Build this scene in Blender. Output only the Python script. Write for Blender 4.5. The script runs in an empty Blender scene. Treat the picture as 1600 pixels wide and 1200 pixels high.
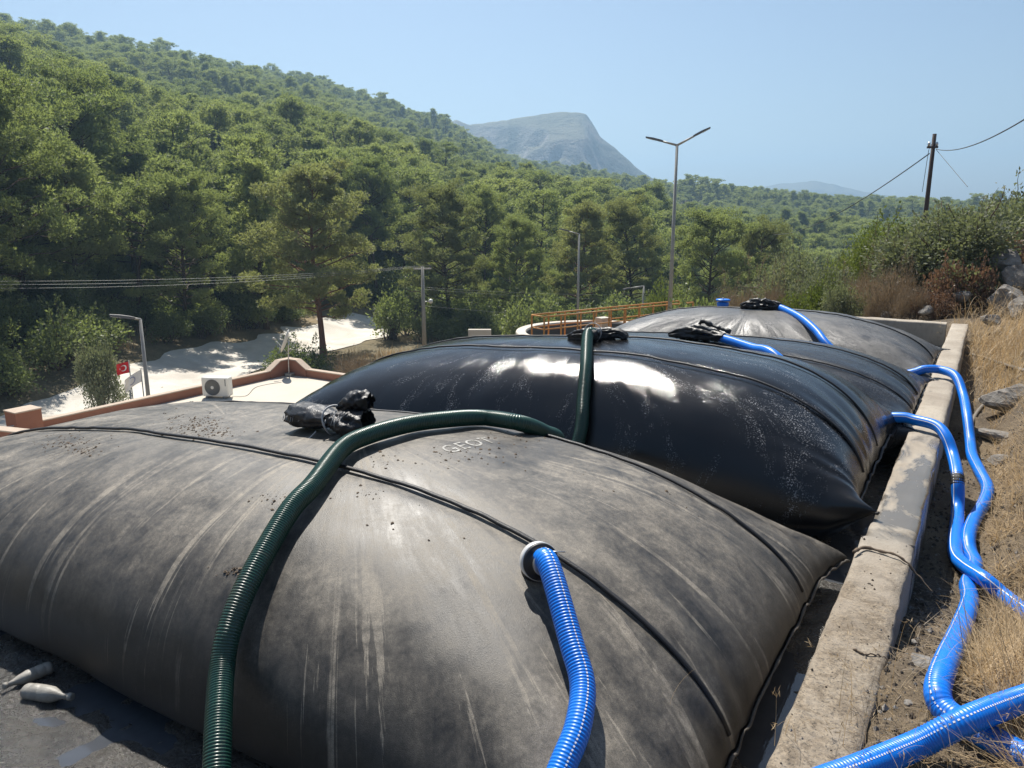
import bpy, math, random
import numpy as np
from mathutils import Vector, Matrix
from mathutils.bvhtree import BVHTree

R = math.radians
sc = bpy.context.scene
# ------------------------------------------------------------------ camera, sky, sun, exposure
CAMZ, PITCH, AZ = 1.8, R(12.5), R(31.6)
cam_d = bpy.data.cameras.new('camera'); cam = bpy.data.objects.new('camera', cam_d)
sc.collection.objects.link(cam); sc.camera = cam
cam.location = (0, 0, CAMZ); cam.rotation_euler = (R(90) - PITCH, 0, AZ)
cam_d.sensor_fit = 'HORIZONTAL'; cam_d.sensor_width = 36.0; cam_d.lens = 36.0 * 1200 / 1600
cam_d.clip_start = 0.05; cam_d.clip_end = 40000

SUN_EL, SUN_AZ = R(56), R(47)            # azimuth measured left of +Y
world = bpy.data.worlds.new('World'); sc.world = world; world.use_nodes = True
wn = world.node_tree; wn.nodes.clear()
sky = wn.nodes.new('ShaderNodeTexSky'); sky.sky_type = 'NISHITA'; sky.sun_disc = False
sky.sun_elevation = SUN_EL; sky.sun_rotation = -SUN_AZ
sky.altitude = 100; sky.air_density = 1.0; sky.dust_density = 1.2; sky.ozone_density = 1.3
bg = wn.nodes.new('ShaderNodeBackground'); bg.inputs['Strength'].default_value = 0.064
wo = wn.nodes.new('ShaderNodeOutputWorld')
wn.links.new(sky.outputs[0], bg.inputs['Color']); wn.links.new(bg.outputs[0], wo.inputs['Surface'])
sun_d = bpy.data.lights.new('sun', 'SUN'); sun_d.energy = 5.0; sun_d.angle = R(0.53); sun_d.color = (1, .95, .87)
sun = bpy.data.objects.new('sun', sun_d); sc.collection.objects.link(sun)
SUN = Vector((-math.sin(SUN_AZ) * math.cos(SUN_EL), math.cos(SUN_AZ) * math.cos(SUN_EL), math.sin(SUN_EL)))
sun.rotation_euler = SUN.to_track_quat('Z', 'Y').to_euler(); sun.location = SUN * 60
sc.view_settings.view_transform = 'Standard'; sc.view_settings.look = 'None'
sc.view_settings.exposure = 0.66; sc.view_settings.gamma = 1.0
sc.view_settings.use_curve_mapping = False
sc.render.engine = 'CYCLES'
sc.cycles.max_bounces = 6; sc.cycles.diffuse_bounces = 2; sc.cycles.glossy_bounces = 2
sc.cycles.transmission_bounces = 3; sc.cycles.transparent_max_bounces = 4; sc.cycles.volume_bounces = 0
sc.cycles.sample_clamp_indirect = 4.0

rng = np.random.default_rng(11); random.seed(11)
# ------------------------------------------------------------------ helpers
FW = np.array([-math.sin(AZ) * math.cos(PITCH), math.cos(AZ) * math.cos(PITCH), -math.sin(PITCH)])
RT = np.array([math.cos(AZ), math.sin(AZ), 0.]); UPV = np.cross(RT, FW)
HEAD = np.array([-math.sin(AZ), math.cos(AZ), 0.])
def ray(x, y): return (x - 800) / 1200. * RT + (600 - y) / 1200. * UPV + FW
def on_z(x, y, z):
    r = ray(x, y); p = r * ((z - CAMZ) / r[2]); return np.array([p[0], p[1], z])
def at_d(x, y, d):
    r = ray(x, y); p = r * (d / math.hypot(r[0], r[1])); return np.array([p[0], p[1], p[2] + CAMZ])
def at_Y(x, y, Y):
    r = ray(x, y); p = r * (Y / r[1]); return np.array([p[0], p[1], p[2] + CAMZ])

def _h(i, j, k, s):
    n = (i * 374761393 + j * 668265263 + k * 2147483647 + s * 974634777) & 0xffffffff
    n = ((n ^ (n >> 13)) * 1274126177) & 0xffffffff
    return ((n ^ (n >> 16)) & 0xffff) / 65535.0
def vnoise(x, y, z=0., s=0):
    x, y, z = np.broadcast_arrays(np.asarray(x, float), np.asarray(y, float), np.asarray(z, float))
    i, j, k = np.floor(x).astype(np.int64), np.floor(y).astype(np.int64), np.floor(z).astype(np.int64)
    a, b, c = x - i, y - j, z - k
    a = a * a * (3 - 2 * a); b = b * b * (3 - 2 * b); c = c * c * (3 - 2 * c)
    o = 0
    for di in (0, 1):
        for dj in (0, 1):
            for dk in (0, 1):
                o = o + _h(i + di, j + dj, k + dk, s) * (a if di else 1 - a) * (b if dj else 1 - b) * (c if dk else 1 - c)
    return o * 2 - 1
def fbm(x, y, z=0., o=4, s=0):
    t = 0; a = 1; 
    for q in range(o):
        t = t + a * vnoise(np.asarray(x) * 2**q, np.asarray(y) * 2**q, np.asarray(z) * 2**q, s + q); a *= .5
    return t
def sst(a, b, x):
    t = np.clip((np.asarray(x, float) - a) / (b - a), 0, 1); return t * t * (3 - 2 * t)

def origin(o):
    l = np.zeros(3)
    while o is not None: l += np.array(o.location); o = o.parent
    return l
def tag(o, label=None, cat=None, group=None, kind=None):
    if label: o['label'] = label
    if cat: o['category'] = cat
    if group: o['group'] = group
    if kind: o['kind'] = kind
    return o
def empty(name, loc, label, cat, group=None):
    o = bpy.data.objects.new(name, None); o.location = loc; o.empty_display_size = .2
    sc.collection.objects.link(o); return tag(o, label, cat, group)
def mesh_data(name, V, F, mats, smooth=True, mi=None):
    V = np.asarray(V, np.float32); me = bpy.data.meshes.new(name)
    if isinstance(F, np.ndarray):
        n, k = F.shape
        me.vertices.add(len(V)); me.vertices.foreach_set('co', V.ravel())
        me.loops.add(n * k); me.loops.foreach_set('vertex_index', F.astype(np.int32).ravel())
        me.polygons.add(n); me.polygons.foreach_set('loop_start', np.arange(0, n * k, k, dtype=np.int32))
        me.polygons.foreach_set('loop_total', np.full(n, k, np.int32))
        me.update(calc_edges=True); me.validate()
    else:
        me.from_pydata([tuple(map(float, v)) for v in V], [], [tuple(map(int, f)) for f in F])
    for m in (mats if isinstance(mats, (list, tuple)) else [mats]): me.materials.append(m)
    if mi is not None: me.polygons.foreach_set('material_index', np.asarray(mi, np.int32))
    me.polygons.foreach_set('use_smooth', np.full(len(me.polygons), smooth)); me.update()
    return me
def mk(name, V, F, mats, parent=None, smooth=True, mi=None, loc=None):
    V = np.asarray(V, float)
    off = origin(parent) if parent is not None else (np.array(loc, float) if loc is not None else np.zeros(3))
    me = mesh_data(name, V - off, F, mats, smooth, mi)
    o = bpy.data.objects.new(name, me); sc.collection.objects.link(o)
    if parent is not None: o.parent = parent
    elif loc is not None: o.location = loc
    return o
def box(c, s, rz=0., bev=0.):
    """box as verts, faces: centre, full size, z rotation, small chamfer"""
    x, y, z = np.array(s, float) / 2
    if bev <= 0:
        V = np.array([(a * x, b * y, d * z) for d in (-1, 1) for a, b in ((-1, -1), (1, -1), (1, 1), (-1, 1))])
        F = [(3, 2, 1, 0), (4, 5, 6, 7), (0, 1, 5, 4), (1, 2, 6, 5), (2, 3, 7, 6), (3, 0, 4, 7)]
    else:
        V = []; b = bev
        for zz, q in ((-z, b), (-z + b, 0), (z - b, 0), (z, b)):
            for sx, sy in ((-1, -1), (1, -1), (1, 1), (-1, 1)):
                if sx * sy > 0: V += [(sx * (x - q - b * (q == 0)), sy * (y - q), zz), (sx * (x - q), sy * (y - q - b * (q == 0)), zz)][::1 if sx < 0 else 1]
                else: V += [(sx * (x - q), sy * (y - q - b * (q == 0)), zz), (sx * (x - q - b * (q == 0)), sy * (y - q), zz)]
        V = np.array(V); 
        # order each ring by angle
        F = []
        n = 8; VV = []
        for k in range(4):
            ring = V[k * 8:(k + 1) * 8]; ring = ring[np.argsort(np.arctan2(ring[:, 1] / y, ring[:, 0] / x))]; VV.append(ring)
        V = np.concatenate(VV)
        for k in range(3):
            for i in range(8): F.append((k * 8 + i, k * 8 + (i + 1) % 8, (k + 1) * 8 + (i + 1) % 8, (k + 1) * 8 + i))
        F += [tuple(range(7, -1, -1)), tuple(range(24, 32))]
    ca, sa = math.cos(rz), math.sin(rz)
    V = np.stack([V[:, 0] * ca - V[:, 1] * sa, V[:, 0] * sa + V[:, 1] * ca, V[:, 2]], 1) + np.array(c, float)
    return V, F
def join(parts):
    V = []; F = []; o = 0
    for v, f in parts:
        V.append(np.asarray(v, float)); F += [tuple(int(i) + o for i in q) for q in f]; o += len(v)
    return np.concatenate(V), F
def smooth_path(P, n):
    """Catmull-Rom through P, resampled to n evenly spaced points"""
    P = np.asarray(P, float); Q = np.vstack([2 * P[0] - P[1], P, 2 * P[-1] - P[-2]])
    out = []
    for i in range(len(P) - 1):
        a, b, c, d = Q[i:i + 4]
        t = np.linspace(0, 1, 40, endpoint=False)[:, None]
        out.append(.5 * (2 * b + (c - a) * t + (2 * a - 5 * b + 4 * c - d) * t**2 + (3 * b - a - 3 * c + d) * t**3))
    out = np.vstack(out + [P[-1:]])
    L = np.r_[0, np.cumsum(np.linalg.norm(np.diff(out, axis=0), axis=1))]
    s = np.linspace(0, L[-1], n)
    return np.stack([np.interp(s, L, out[:, k]) for k in range(3)], 1), L[-1]
def frames(P, up0=(0, 0, 1)):
    T = np.gradient(P, axis=0); T /= np.linalg.norm(T, axis=1)[:, None] + 1e-12
    N = np.zeros_like(P); n = np.array(up0, float); n = n - T[0] * (n @ T[0])
    if np.linalg.norm(n) < 1e-3: n = np.array([1., 0, 0]) - T[0] * T[0][0]
    n /= np.linalg.norm(n); N[0] = n
    for i in range(1, len(P)):
        n = n - T[i] * (n @ T[i]); n /= np.linalg.norm(n); N[i] = n
    return T, N, np.cross(T, N)
def tube(P, rad, seg=12, cap=True, up0=(0, 0, 1), flat=1.0):
    P = np.asarray(P, float); n = len(P); T, N, B = frames(P, up0)
    a = np.linspace(0, 2 * math.pi, seg, endpoint=False)
    r = np.broadcast_to(np.asarray(rad, float).reshape(-1, 1) if np.ndim(rad) == 1 else np.asarray(rad, float), (n, seg))
    V = P[:, None] + r[..., None] * (np.cos(a)[None, :, None] * N[:, None] * flat + np.sin(a)[None, :, None] * B[:, None])
    i = np.arange(n - 1)[:, None] * seg; j = np.arange(seg)[None]; j2 = (j + 1) % seg
    F = np.stack([i + j, i + j2, i + seg + j2, i + seg + j], -1).reshape(-1, 4)
    V = V.reshape(-1, 3)
    if not cap: return V, F
    F = [tuple(q) for q in F.tolist()] + [tuple(range(seg - 1, -1, -1)), tuple(range((n - 1) * seg, n * seg))]
    return V, F
def cyl(a, b, r0, r1=None, seg=12):
    r1 = r0 if r1 is None else r1
    a = np.array(a, float); b = np.array(b, float); d = b - a
    up = (0, 0, 1) if abs(d[2]) < .9 * np.linalg.norm(d) else (1, 0, 0)
    return tube(np.array([a, b]), np.array([r0, r1]), seg, True, up)
def lathe(prof, base, axis, seg=24):
    axis = np.array(axis, float) / np.linalg.norm(axis); base = np.array(base, float)
    u = np.cross(axis, (0, 0, 1) if abs(axis[2]) < .9 else (1, 0, 0)); u /= np.linalg.norm(u); w = np.cross(axis, u)
    a = np.linspace(0, 2 * math.pi, seg, endpoint=False); V = []
    for h, r in prof: V.append(base + axis * h + r * (np.cos(a)[:, None] * u + np.sin(a)[:, None] * w))
    V = np.concatenate(V); F = []
    for k in range(len(prof) - 1):
        for i in range(seg): F.append((k * seg + i, k * seg + (i + 1) % seg, (k + 1) * seg + (i + 1) % seg, (k + 1) * seg + i))
    F += [tuple(range(seg - 1, -1, -1)), tuple(range((len(prof) - 1) * seg, len(prof) * seg))]
    return V, F
def grid_faces(n, m, wrap=False):
    i = np.arange(n - 1)[:, None] * m
    j = np.arange(m if wrap else m - 1)[None]; j2 = (j + 1) % m
    return np.stack([i + j, i + j2, i + m + j2, i + m + j], -1).reshape(-1, 4)

# ------------------------------------------------------------------ materials
class NT:
    def __init__(s, name):
        s.m = bpy.data.materials.new(name); s.m.use_nodes = True; s.t = s.m.node_tree; s.t.nodes.clear()
        s.out = s.t.nodes.new('ShaderNodeOutputMaterial')
    def set(s, sock, v):
        if isinstance(v, bpy.types.NodeSocket): s.t.links.new(v, sock)
        elif isinstance(v, (tuple, list)) and len(v) == 3 and sock.type == 'RGBA': sock.default_value = (*v, 1)
        else: sock.default_value = v
    def n(s, typ, out=0, props=None, **kw):
        nd = s.t.nodes.new('ShaderNode' + typ)
        for k, v in (props or {}).items(): setattr(nd, k, v)
        for k, v in kw.items(): s.set(nd.inputs[int(k[1:])] if k[0] == 'i' and k[1:].isdigit() else nd.inputs[k.replace('_', ' ')], v)
        return nd.outputs[out]
    def coord(s, kind='Object', scale=(1, 1, 1), rot=(0, 0, 0)):
        tc = s.t.nodes.new('ShaderNodeTexCoord'); mp = s.t.nodes.new('ShaderNodeMapping')
        s.t.links.new(tc.outputs[kind], mp.inputs['Vector']); mp.inputs['Scale'].default_value = scale; mp.inputs['Rotation'].default_value = rot
        return mp.outputs[0]
    def noise(s, vec, scale, detail=4, rough=.55, dist=0.):
        return s.n('TexNoise', 0, None, Vector=vec, Scale=scale, Detail=detail, Roughness=rough, Distortion=dist)
    def ramp(s, fac, *stops):
        nd = s.t.nodes.new('ShaderNodeValToRGB'); s.t.links.new(fac, nd.inputs[0]); e = nd.color_ramp.elements
        while len(e) < len(stops): e.new(.5)
        for el, (p, c) in zip(e, stops):
            el.position = p; el.color = (c, c, c, 1) if not isinstance(c, (tuple, list)) else (*c, 1)
        return nd.outputs[0]
    def mix(s, f, a, b, mode='MIX'):
        nd = s.t.nodes.new('ShaderNodeMix'); nd.data_type = 'RGBA'; nd.blend_type = mode; nd.clamp_factor = True
        s.set(nd.inputs[0], f); s.set(nd.inputs[6], a); s.set(nd.inputs[7], b); return nd.outputs[2]
    def math(s, op, a, b=0.): return s.n('Math', 0, {'operation': op}, i0=a, i1=b)
    def bump(s, h, strength=.3, dist=.01, normal=None):
        kw = dict(Height=h, Strength=strength, Distance=dist)
        if normal is not None: kw['Normal'] = normal
        return s.n('Bump', 0, None, **kw)
    def done(s, base, rough=.6, metal=0., normal=None, spec=.5, coat=0., **kw):
        b = s.t.nodes.new('ShaderNodeBsdfPrincipled'); s.bsdf = b
        s.set(b.inputs['Base Color'], base); s.set(b.inputs['Roughness'], rough); s.set(b.inputs['Metallic'], metal)
        s.set(b.inputs['Specular IOR Level'], spec)
        if normal is not None: s.set(b.inputs['Normal'], normal)
        if coat: s.set(b.inputs['Coat Weight'], coat); s.set(b.inputs['Coat Roughness'], .08)
        for k, v in kw.items(): s.set(b.inputs[k.replace('_', ' ')], v)
        s.t.links.new(b.outputs[0], s.out.inputs['Surface']); return s.m
def plain(name, col, rough=.6, metal=0., var=.15, scale=8., bump=.0, spec=.5):
    t = NT(name); c = t.coord(); nz = t.noise(c, scale, 5, .6)
    base = t.mix(nz, tuple(x * (1 - var) for x in col), tuple(min(1, x * (1 + var)) for x in col))
    r = t.math('ADD', t.math('MULTIPLY', t.noise(c, scale * 2.3, 3), .25), rough - .12)
    return t.done(base, r, metal, t.bump(t.noise(c, scale * 6, 4), bump, .01) if bump else None, spec)

def geotextile(name, dark, dust, dustiness, rough, glint, patch, glint_specks=0., wet=False):
    """woven black tube fabric: dust runs that go down the flanks (flow = across, down), grain, rough and glossy patches"""
    t = NT(name)
    c = t.coord(); at = t.t.nodes.new('ShaderNodeAttribute'); at.attribute_name = 'flow'
    def fl(sx, sy):
        mp = t.t.nodes.new('ShaderNodeMapping'); t.t.links.new(at.outputs['Vector'], mp.inputs['Vector']); mp.inputs['Scale'].default_value = (sx, sy, 1); return mp.outputs[0]
    run = t.noise(fl(4.2, 1.2), 1.0, 9, .68, .9)
    run2 = t.noise(fl(8.5, .28), 1.0, 6, .68, .75); rlen = t.noise(fl(5.0, .75), 1.0, 4, .6, .3)
    broad = t.noise(t.coord(scale=(.9, 1.1, 1.1)), 1.0, 8, .68, .6)
    mott = t.noise(c, 7, 8, .72, .4); fine = t.noise(c, 42, 7, .75); weave = t.noise(c, 330, 2, .5)
    d1 = t.ramp(run, (.40, 0.), (.62, 1.))
    d2 = t.math('MULTIPLY', t.math('MULTIPLY', t.ramp(run2, (.562, 0.), (.585, 1.)), t.ramp(mott, (.36, .35), (.56, 1.))), t.ramp(rlen, (.38, 0.), (.50, 1.)))
    lay_ = t.math('MULTIPLY', t.math('ADD', t.math('MULTIPLY', d1, .45), t.math('MULTIPLY', t.ramp(mott, (.33, 0.), (.66, 1.)), .7)), t.ramp(broad, (.32, .28), (.60, 1.)))
    m = t.math('MULTIPLY', lay_, t.ramp(fine, (.30, .45), (.65, 1.2)))
    if not wet:
        nz = t.n('SeparateXYZ', 2, None, Vector=t.n('NewGeometry', 1))
        dust_shade = t.ramp(nz, (.15, .06), (.60, .42), (.95, 1.))  # by slope: dust settles on top, flank shade is deepened in the colour
        runs = t.math('MULTIPLY', t.math('MULTIPLY', d2, t.ramp(broad, (.36, .1), (.50, .9))), t.ramp(nz, (-.1, .3), (.35, 1.)))
        m = t.math('MAXIMUM', t.math('MULTIPLY', m, dust_shade), t.math('MULTIPLY', t.math('MULTIPLY', runs, 1.25), t.ramp(fine, (.25, .5), (.6, 1.))))
    m = t.math('MULTIPLY', m, dustiness)
    base = t.mix(m, dark, dust)
    base = t.mix(t.math('MULTIPLY', t.ramp(weave, (.35, 1.), (.6, 0.)), .45), base, tuple(x * .4 for x in dark))
    if glint_specks:
        s1 = t.ramp(t.noise(c, 95, 4, .7), (.56, 0.), (.62, 1.))
        s2 = t.ramp(t.noise(fl(2.6, 1.1), 1, 7, .75, .8), (.53, 0.), (.66, 1.))
        s3 = t.ramp(t.noise(fl(14, 3), 1, 4, .7, 2.5), (.62, 0.), (.66, 1.), (.70, 0.))
        sp = t.math('MULTIPLY', t.math('MAXIMUM', t.math('MULTIPLY', s1, s2), t.math('MULTIPLY', s3, t.math('MULTIPLY', s2, .8))), glint_specks)
        base = t.mix(sp, base, (.55, .55, .56))  # pale specks paint sun glints into the fabric's base colour
    rmask = t.ramp(t.noise(fl(3.2, 1.0), 1, 8, .70, .7), (.42, 0.), (.60, 1.))
    rg = t.math('ADD', t.math('MULTIPLY', t.math('MAXIMUM', m, t.math('MULTIPLY', rmask, patch)), .35), rough)
    hb = t.noise(c, 190 if wet else 260, 3, .65)
    nb = t.bump(hb, t.math('ADD', t.math('MULTIPLY', rmask, glint), glint * (.5 if wet else .3)), .004)
    nb = t.bump(t.noise(fl(11, 1.6), 1, 6, .65, .5), .10 if not wet else .06, .010, nb)
    nb = t.bump(weave, .22 if not wet else .05, .001, nb)
    return t.done(base, rg, 0, nb, .5)
M = {}
M['bag_grey'] = geotextile('dusty grey geotextile', (.017, .0165, .0165), (.37, .325, .26), .82, .40, .32, .2)
M['bag_wet'] = geotextile('wet black geotextile', (.006, .0065, .008), (.09, .075, .055), .08, .085, .30, .04, glint_specks=.8, wet=True)
M['bag_damp'] = geotextile('damp black geotextile', (.010, .011, .013), (.12, .10, .075), .22, .16, .40, .5, glint_specks=.35, wet=True)
M['bag_silt'] = geotextile('silted black geotextile', (.035, .035, .037), (.22, .21, .19), .75, .27, 1.6, .35, glint_specks=.45)
M['seam'] = plain('black seam tape', (.010, .010, .012), .55, 0, .4, 30, .2)
M['rope'] = plain('frayed end seam', (.09, .08, .068), .85, 0, .6, 60, .5)
M['sleeve'] = plain('black sleeve fabric', (.011, .011, .013), .42, 0, .5, 25, .3)
M['fray'] = plain('frayed pale threads', (.42, .42, .42), .7, 0, .3, 60)
def print_mat():
    t = NT('worn white stencil print'); c = t.coord(); f = t.ramp(t.noise(c, 34, 6, .75), (.36, 0.), (.58, 1.))
    return t.done(t.mix(f, (.17, .155, .13), (.46, .45, .42)), .85)
M['print'] = print_mat()
def hose_mat(name, col, col2, rough):
    t = NT(name); c = t.coord(); nz = t.noise(c, 6, 4, .6)
    dirt = t.math('MAXIMUM', t.ramp(t.noise(c, 22, 6, .75), (.56, 0.), (.78, .4)), t.ramp(t.noise(c, 3.5, 5, .7), (.58, 0.), (.76, .25)))
    b = t.mix(dirt, t.mix(nz, col, col2), (.16, .13, .09))
    return t.done(b, t.math('ADD', rough, t.math('MULTIPLY', dirt, .6)), 0, t.bump(t.noise(c, 160, 3), .05, .002), .5)
M['blue'] = hose_mat('glossy blue hose plastic', (.001, .155, .66), (.002, .19, .76), .34)
M['green'] = hose_mat('dark green ribbed hose plastic', (.010, .044, .031), (.016, .062, .045), .30)
M['white'] = plain('white plastic line', (.75, .76, .78), .45, 0, .1, 20)
M['steel'] = plain('galvanised steel', (.50, .50, .50), .38, .85, .2, 20)
M['alu'] = plain('cast aluminium', (.68, .68, .67), .35, .25, .12, 30)
M['rubber'] = plain('black rubber', (.014, .014, .016), .45, 0, .3, 30)
M['tape'] = plain('black tape', (.012, .012, .012), .5, 0, .5, 60, .4)
M['grey_paint'] = plain('grey painted steel', (.33, .32, .29), .5, .1, .2, 5)
M['lamp_body'] = plain('dark lamp housing', (.16, .15, .14), .45, .2, .2, 9)
M['lamp_lens'] = plain('pale lamp lens', (.72, .72, .68), .25, 0, .1, 30)
M['rust_rail'] = plain('ochre railing paint', (.50, .235, .055), .6, .0, .3, 7)
M['pole_conc'] = plain('pale concrete pole', (.34, .32, .28), .85, 0, .2, 6, .2)
M['pole_wood'] = plain('tarred wooden pole', (.055, .038, .034), .85, 0, .4, 9, .4)
M['cable'] = plain('dark cable', (.035, .035, .037), .6, 0, .2, 5)
M['cable_pale'] = plain('weathered bare cable', (.20, .20, .19), .5, .3, .2, 5)
M['ac_white'] = plain('off white enamel', (.72, .70, .64), .45, 0, .08, 6)
M['ac_grille'] = plain('grey fan grille', (.20, .20, .19), .5, 0, .2, 10)
M['ac_dark'] = plain('dark coil fins', (.06, .058, .055), .6, 0, .2, 10)
M['parapet'] = plain('red brown render', (.30, .135, .085), .9, 0, .28, 2.2, .3)
M['coping'] = plain('pale coping mortar', (.45, .36, .28), .9, 0, .2, 4, .3)
M['roof'] = plain('pale concrete roof screed', (.52, .47, .39), .92, 0, .16, .7, .2)
M['house_wall'] = plain('cream house wall', (.52, .46, .36), .9, 0, .1, .9)
M['tank'] = plain('pale concrete tank rim', (.56, .51, .43), .9, 0, .15, 1.5, .2)
M['tank_dark'] = plain('damp tank concrete', (.10, .095, .08), .8, 0, .3, 2, .2)
M['flag_red'] = plain('red flag cloth', (.55, .012, .018), .8, 0, .1, 4)
M['flag_white'] = plain('white flag cloth', (.78, .77, .76), .8, 0, .05, 4)
M['flag_mauve'] = plain('faded blue print', (.36, .38, .52), .8, 0, .1, 4)
M['bottle'] = plain('muddy grey bottle plastic', (.27, .255, .225), .5, 0, .6, 26, .2)
M['twig'] = plain('dry twig bark', (.13, .095, .065), .9, 0, .4, 40, .3)
M['pipe_grey'] = plain('grey plastic pipe', (.17, .15, .125), .6, 0, .3, 10)

def rock_mat():
    t = NT('pale limestone'); c = t.coord('Object')
    n1 = t.noise(c, 3.2, 7, .65, .4); n2 = t.noise(c, 14, 6, .7)
    b = t.mix(t.ramp(n1, (.35, 0.), (.65, 1.)), (.11, .10, .09), (.32, .30, .27))
    b = t.mix(t.ramp(n2, (.55, 0.), (.75, .7)), b, (.24, .15, .085))
    return t.done(b, .9, 0, t.bump(n2, .8, .03))
M['rock'] = rock_mat()
M['clod'] = plain('dark soil clods', (.075, .058, .042), .95, 0, .4, 30, .3)
def concrete_mat():
    t = NT('weathered wall concrete'); c = t.coord(); sep = t.n('SeparateXYZ', 1, None, Vector=c)
    big = t.noise(c, 1.6, 6, .65, .5); fine = t.noise(c, 55, 6, .75); mid = t.noise(c, 9, 6, .7, .6)
    grain = t.noise(t.coord(scale=(26, 5, 5)), 1, 5, .7)
    b = t.mix(t.ramp(big, (.3, 0.), (.7, 1.)), (.25, .21, .165), (.43, .38, .31))
    b = t.mix(t.math('MULTIPLY', t.ramp(grain, (.5, 0.), (.72, 1.)), .35), b, (.20, .18, .15))
    b = t.mix(t.ramp(mid, (.60, 0.), (.72, .6)), b, (.10, .09, .075))
    # soil lying on the near stretch of the wall, its edge ragged
    soil = t.math('ADD', t.math('MULTIPLY', t.math('SUBTRACT', -2.2, sep), .7), t.math('MULTIPLY', t.math('SUBTRACT', big, .5), 3.2))
    soil = t.math('MULTIPLY', t.ramp(soil, (.25, 0.), (.85, 1.)), t.ramp(mid, (.28, .35), (.55, 1.)))
    sc_ = t.mix(t.ramp(fine, (.33, 0.), (.66, 1.)), (.10, .076, .050), (.33, .262, .18)); sc_ = t.mix(t.ramp(mid, (.50, 0.), (.62, .75)), sc_, (.12, .09, .06))
    sc_ = t.mix(t.ramp(t.noise(c, 85, 4, .7), (.55, 0.), (.60, 1.)), sc_, (.045, .035, .026))
    b = t.mix(t.math('MULTIPLY', soil, .9), b, sc_)
    # wet sludge stains around the middle stretch
    wx = t.math('MULTIPLY', t.ramp(t.math('ADD', sep, 2.6), (0., 0.), (.35, 1.)), t.ramp(t.math('SUBTRACT', .6, sep), (0., 0.), (.8, 1.)))
    wet = t.math('MULTIPLY', wx, t.ramp(t.noise(t.coord(scale=(2.5, 1.3, 1)), 1, 6, .66, .6), (.43, 0.), (.53, 1.)))
    b = t.mix(t.math('MULTIPLY', wet, .8), b, (.085, .076, .062))
    rg = t.math('SUBTRACT', .92, t.math('MULTIPLY', wet, .72))
    nb = t.bump(fine, t.math('SUBTRACT', .7, t.math('MULTIPLY', wet, .6)), .012)
    return t.done(b, rg, 0, nb)
M['concrete'] = concrete_mat()
def sludge_mat():
    t = NT('wet black sludge'); c = t.coord()
    n1 = t.noise(c, 2.2, 6, .65, .6); n2 = t.noise(c, 24, 6, .72); n3 = t.noise(c, 90, 4, .7)
    b = t.mix(t.ramp(n1, (.35, 0.), (.7, 1.)), (.012, .011, .010), (.06, .052, .04))
    b = t.mix(t.ramp(n3, (.62, 0.), (.7, 1.)), b, (.16, .135, .10))
    b = t.mix(t.ramp(n2, (.60, 0.), (.72, .8)), b, (.12, .105, .08))
    rg = t.ramp(n2, (.40, .18), (.66, .42))
    nb = t.bump(n3, 1., .006, t.bump(n2, 1., .022))
    return t.done(b, rg, 0, nb, .9)
M['sludge'] = sludge_mat()
def water_mat():
    t = NT('shallow murky water'); c = t.coord(); n2 = t.noise(c, 14, 4, .6)
    b = t.mix(n2, (.045, .05, .058), (.075, .08, .09))
    return t.done(b, .04, 0, t.bump(t.noise(c, 30, 3, .6), .06, .006), .6)
M['water'] = water_mat()
def soil_mat():
    t = NT('dry dark soil with straw'); c = t.coord()
    n1 = t.noise(c, 1.1, 6, .6, .4); n2 = t.noise(c, 30, 6, .75); n3 = t.noise(c, 110, 4, .7)
    b = t.mix(t.ramp(n1, (.35, 0.), (.62, 1.)), (.085, .066, .047), (.235, .175, .108))
    b = t.mix(t.ramp(n2, (.5, 0.), (.72, .9)), b, (.29, .225, .14))
    b = t.mix(t.ramp(n3, (.60, 0.), (.70, 1.)), b, (.05, .04, .03))
    return t.done(b, .95, 0, t.bump(n3, .8, .012, t.bump(n2, .9, .04)))
M['soil'] = soil_mat()
def terrain_mat():
    t = NT('dry hillside earth'); c = t.coord()
    n1 = t.noise(c, .05, 6, .6, .3); n2 = t.noise(c, .7, 7, .7); n3 = t.noise(c, 5, 5, .7)
    b = t.mix(t.ramp(n1, (.35, 0.), (.65, 1.)), (.12, .10, .055), (.30, .22, .12))
    b = t.mix(t.ramp(n2, (.42, 0.), (.7, .8)), b, (.10, .085, .045))
    b = t.mix(t.ramp(n3, (.5, 0.), (.8, .6)), b, (.36, .28, .16))
    return t.done(b, .95, 0, t.bump(n3, .7, .15))
M['terrain'] = terrain_mat()
def road_mat():
    t = NT('dusty gravel track'); c = t.coord()
    n1 = t.noise(c, .35, 6, .6, .5); n2 = t.noise(c, 4, 6, .7)
    b = t.mix(t.ramp(n1, (.35, 0.), (.65, 1.)), (.47, .43, .37), (.66, .62, .55))
    b = t.mix(t.ramp(n2, (.55, 0.), (.8, .5)), b, (.33, .28, .21))
    return t.done(b, .95, 0, t.bump(n2, .5, .05))
M['road'] = road_mat()
def mountain_mat():
    t = NT('wooded mountain rock'); c = t.coord()
    n1 = t.noise(c, .006, 7, .65, .5); n2 = t.noise(c, .03, 6, .7)
    nrm = t.n('SeparateXYZ', 2, None, Vector=t.n('NewGeometry', 1))
    b = t.mix(t.ramp(n2, (.35, 0.), (.65, 1.)), (.020, .028, .018), (.06, .068, .042))
    rockm = t.math('MULTIPLY', t.ramp(n1, (.44, 0.), (.56, 1.)), t.ramp(nrm, (.5, 1.), (.9, .25)))
    b = t.mix(rockm, b, (.30, .27, .24))
    top = t.ramp(nrm, (.86, 0.), (.97, .7))
    b = t.mix(top, b, (.17, .16, .085))
    return t.done(b, .95, 0, t.bump(n2, 1., 12.))
M['mountain'] = mountain_mat()
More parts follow.
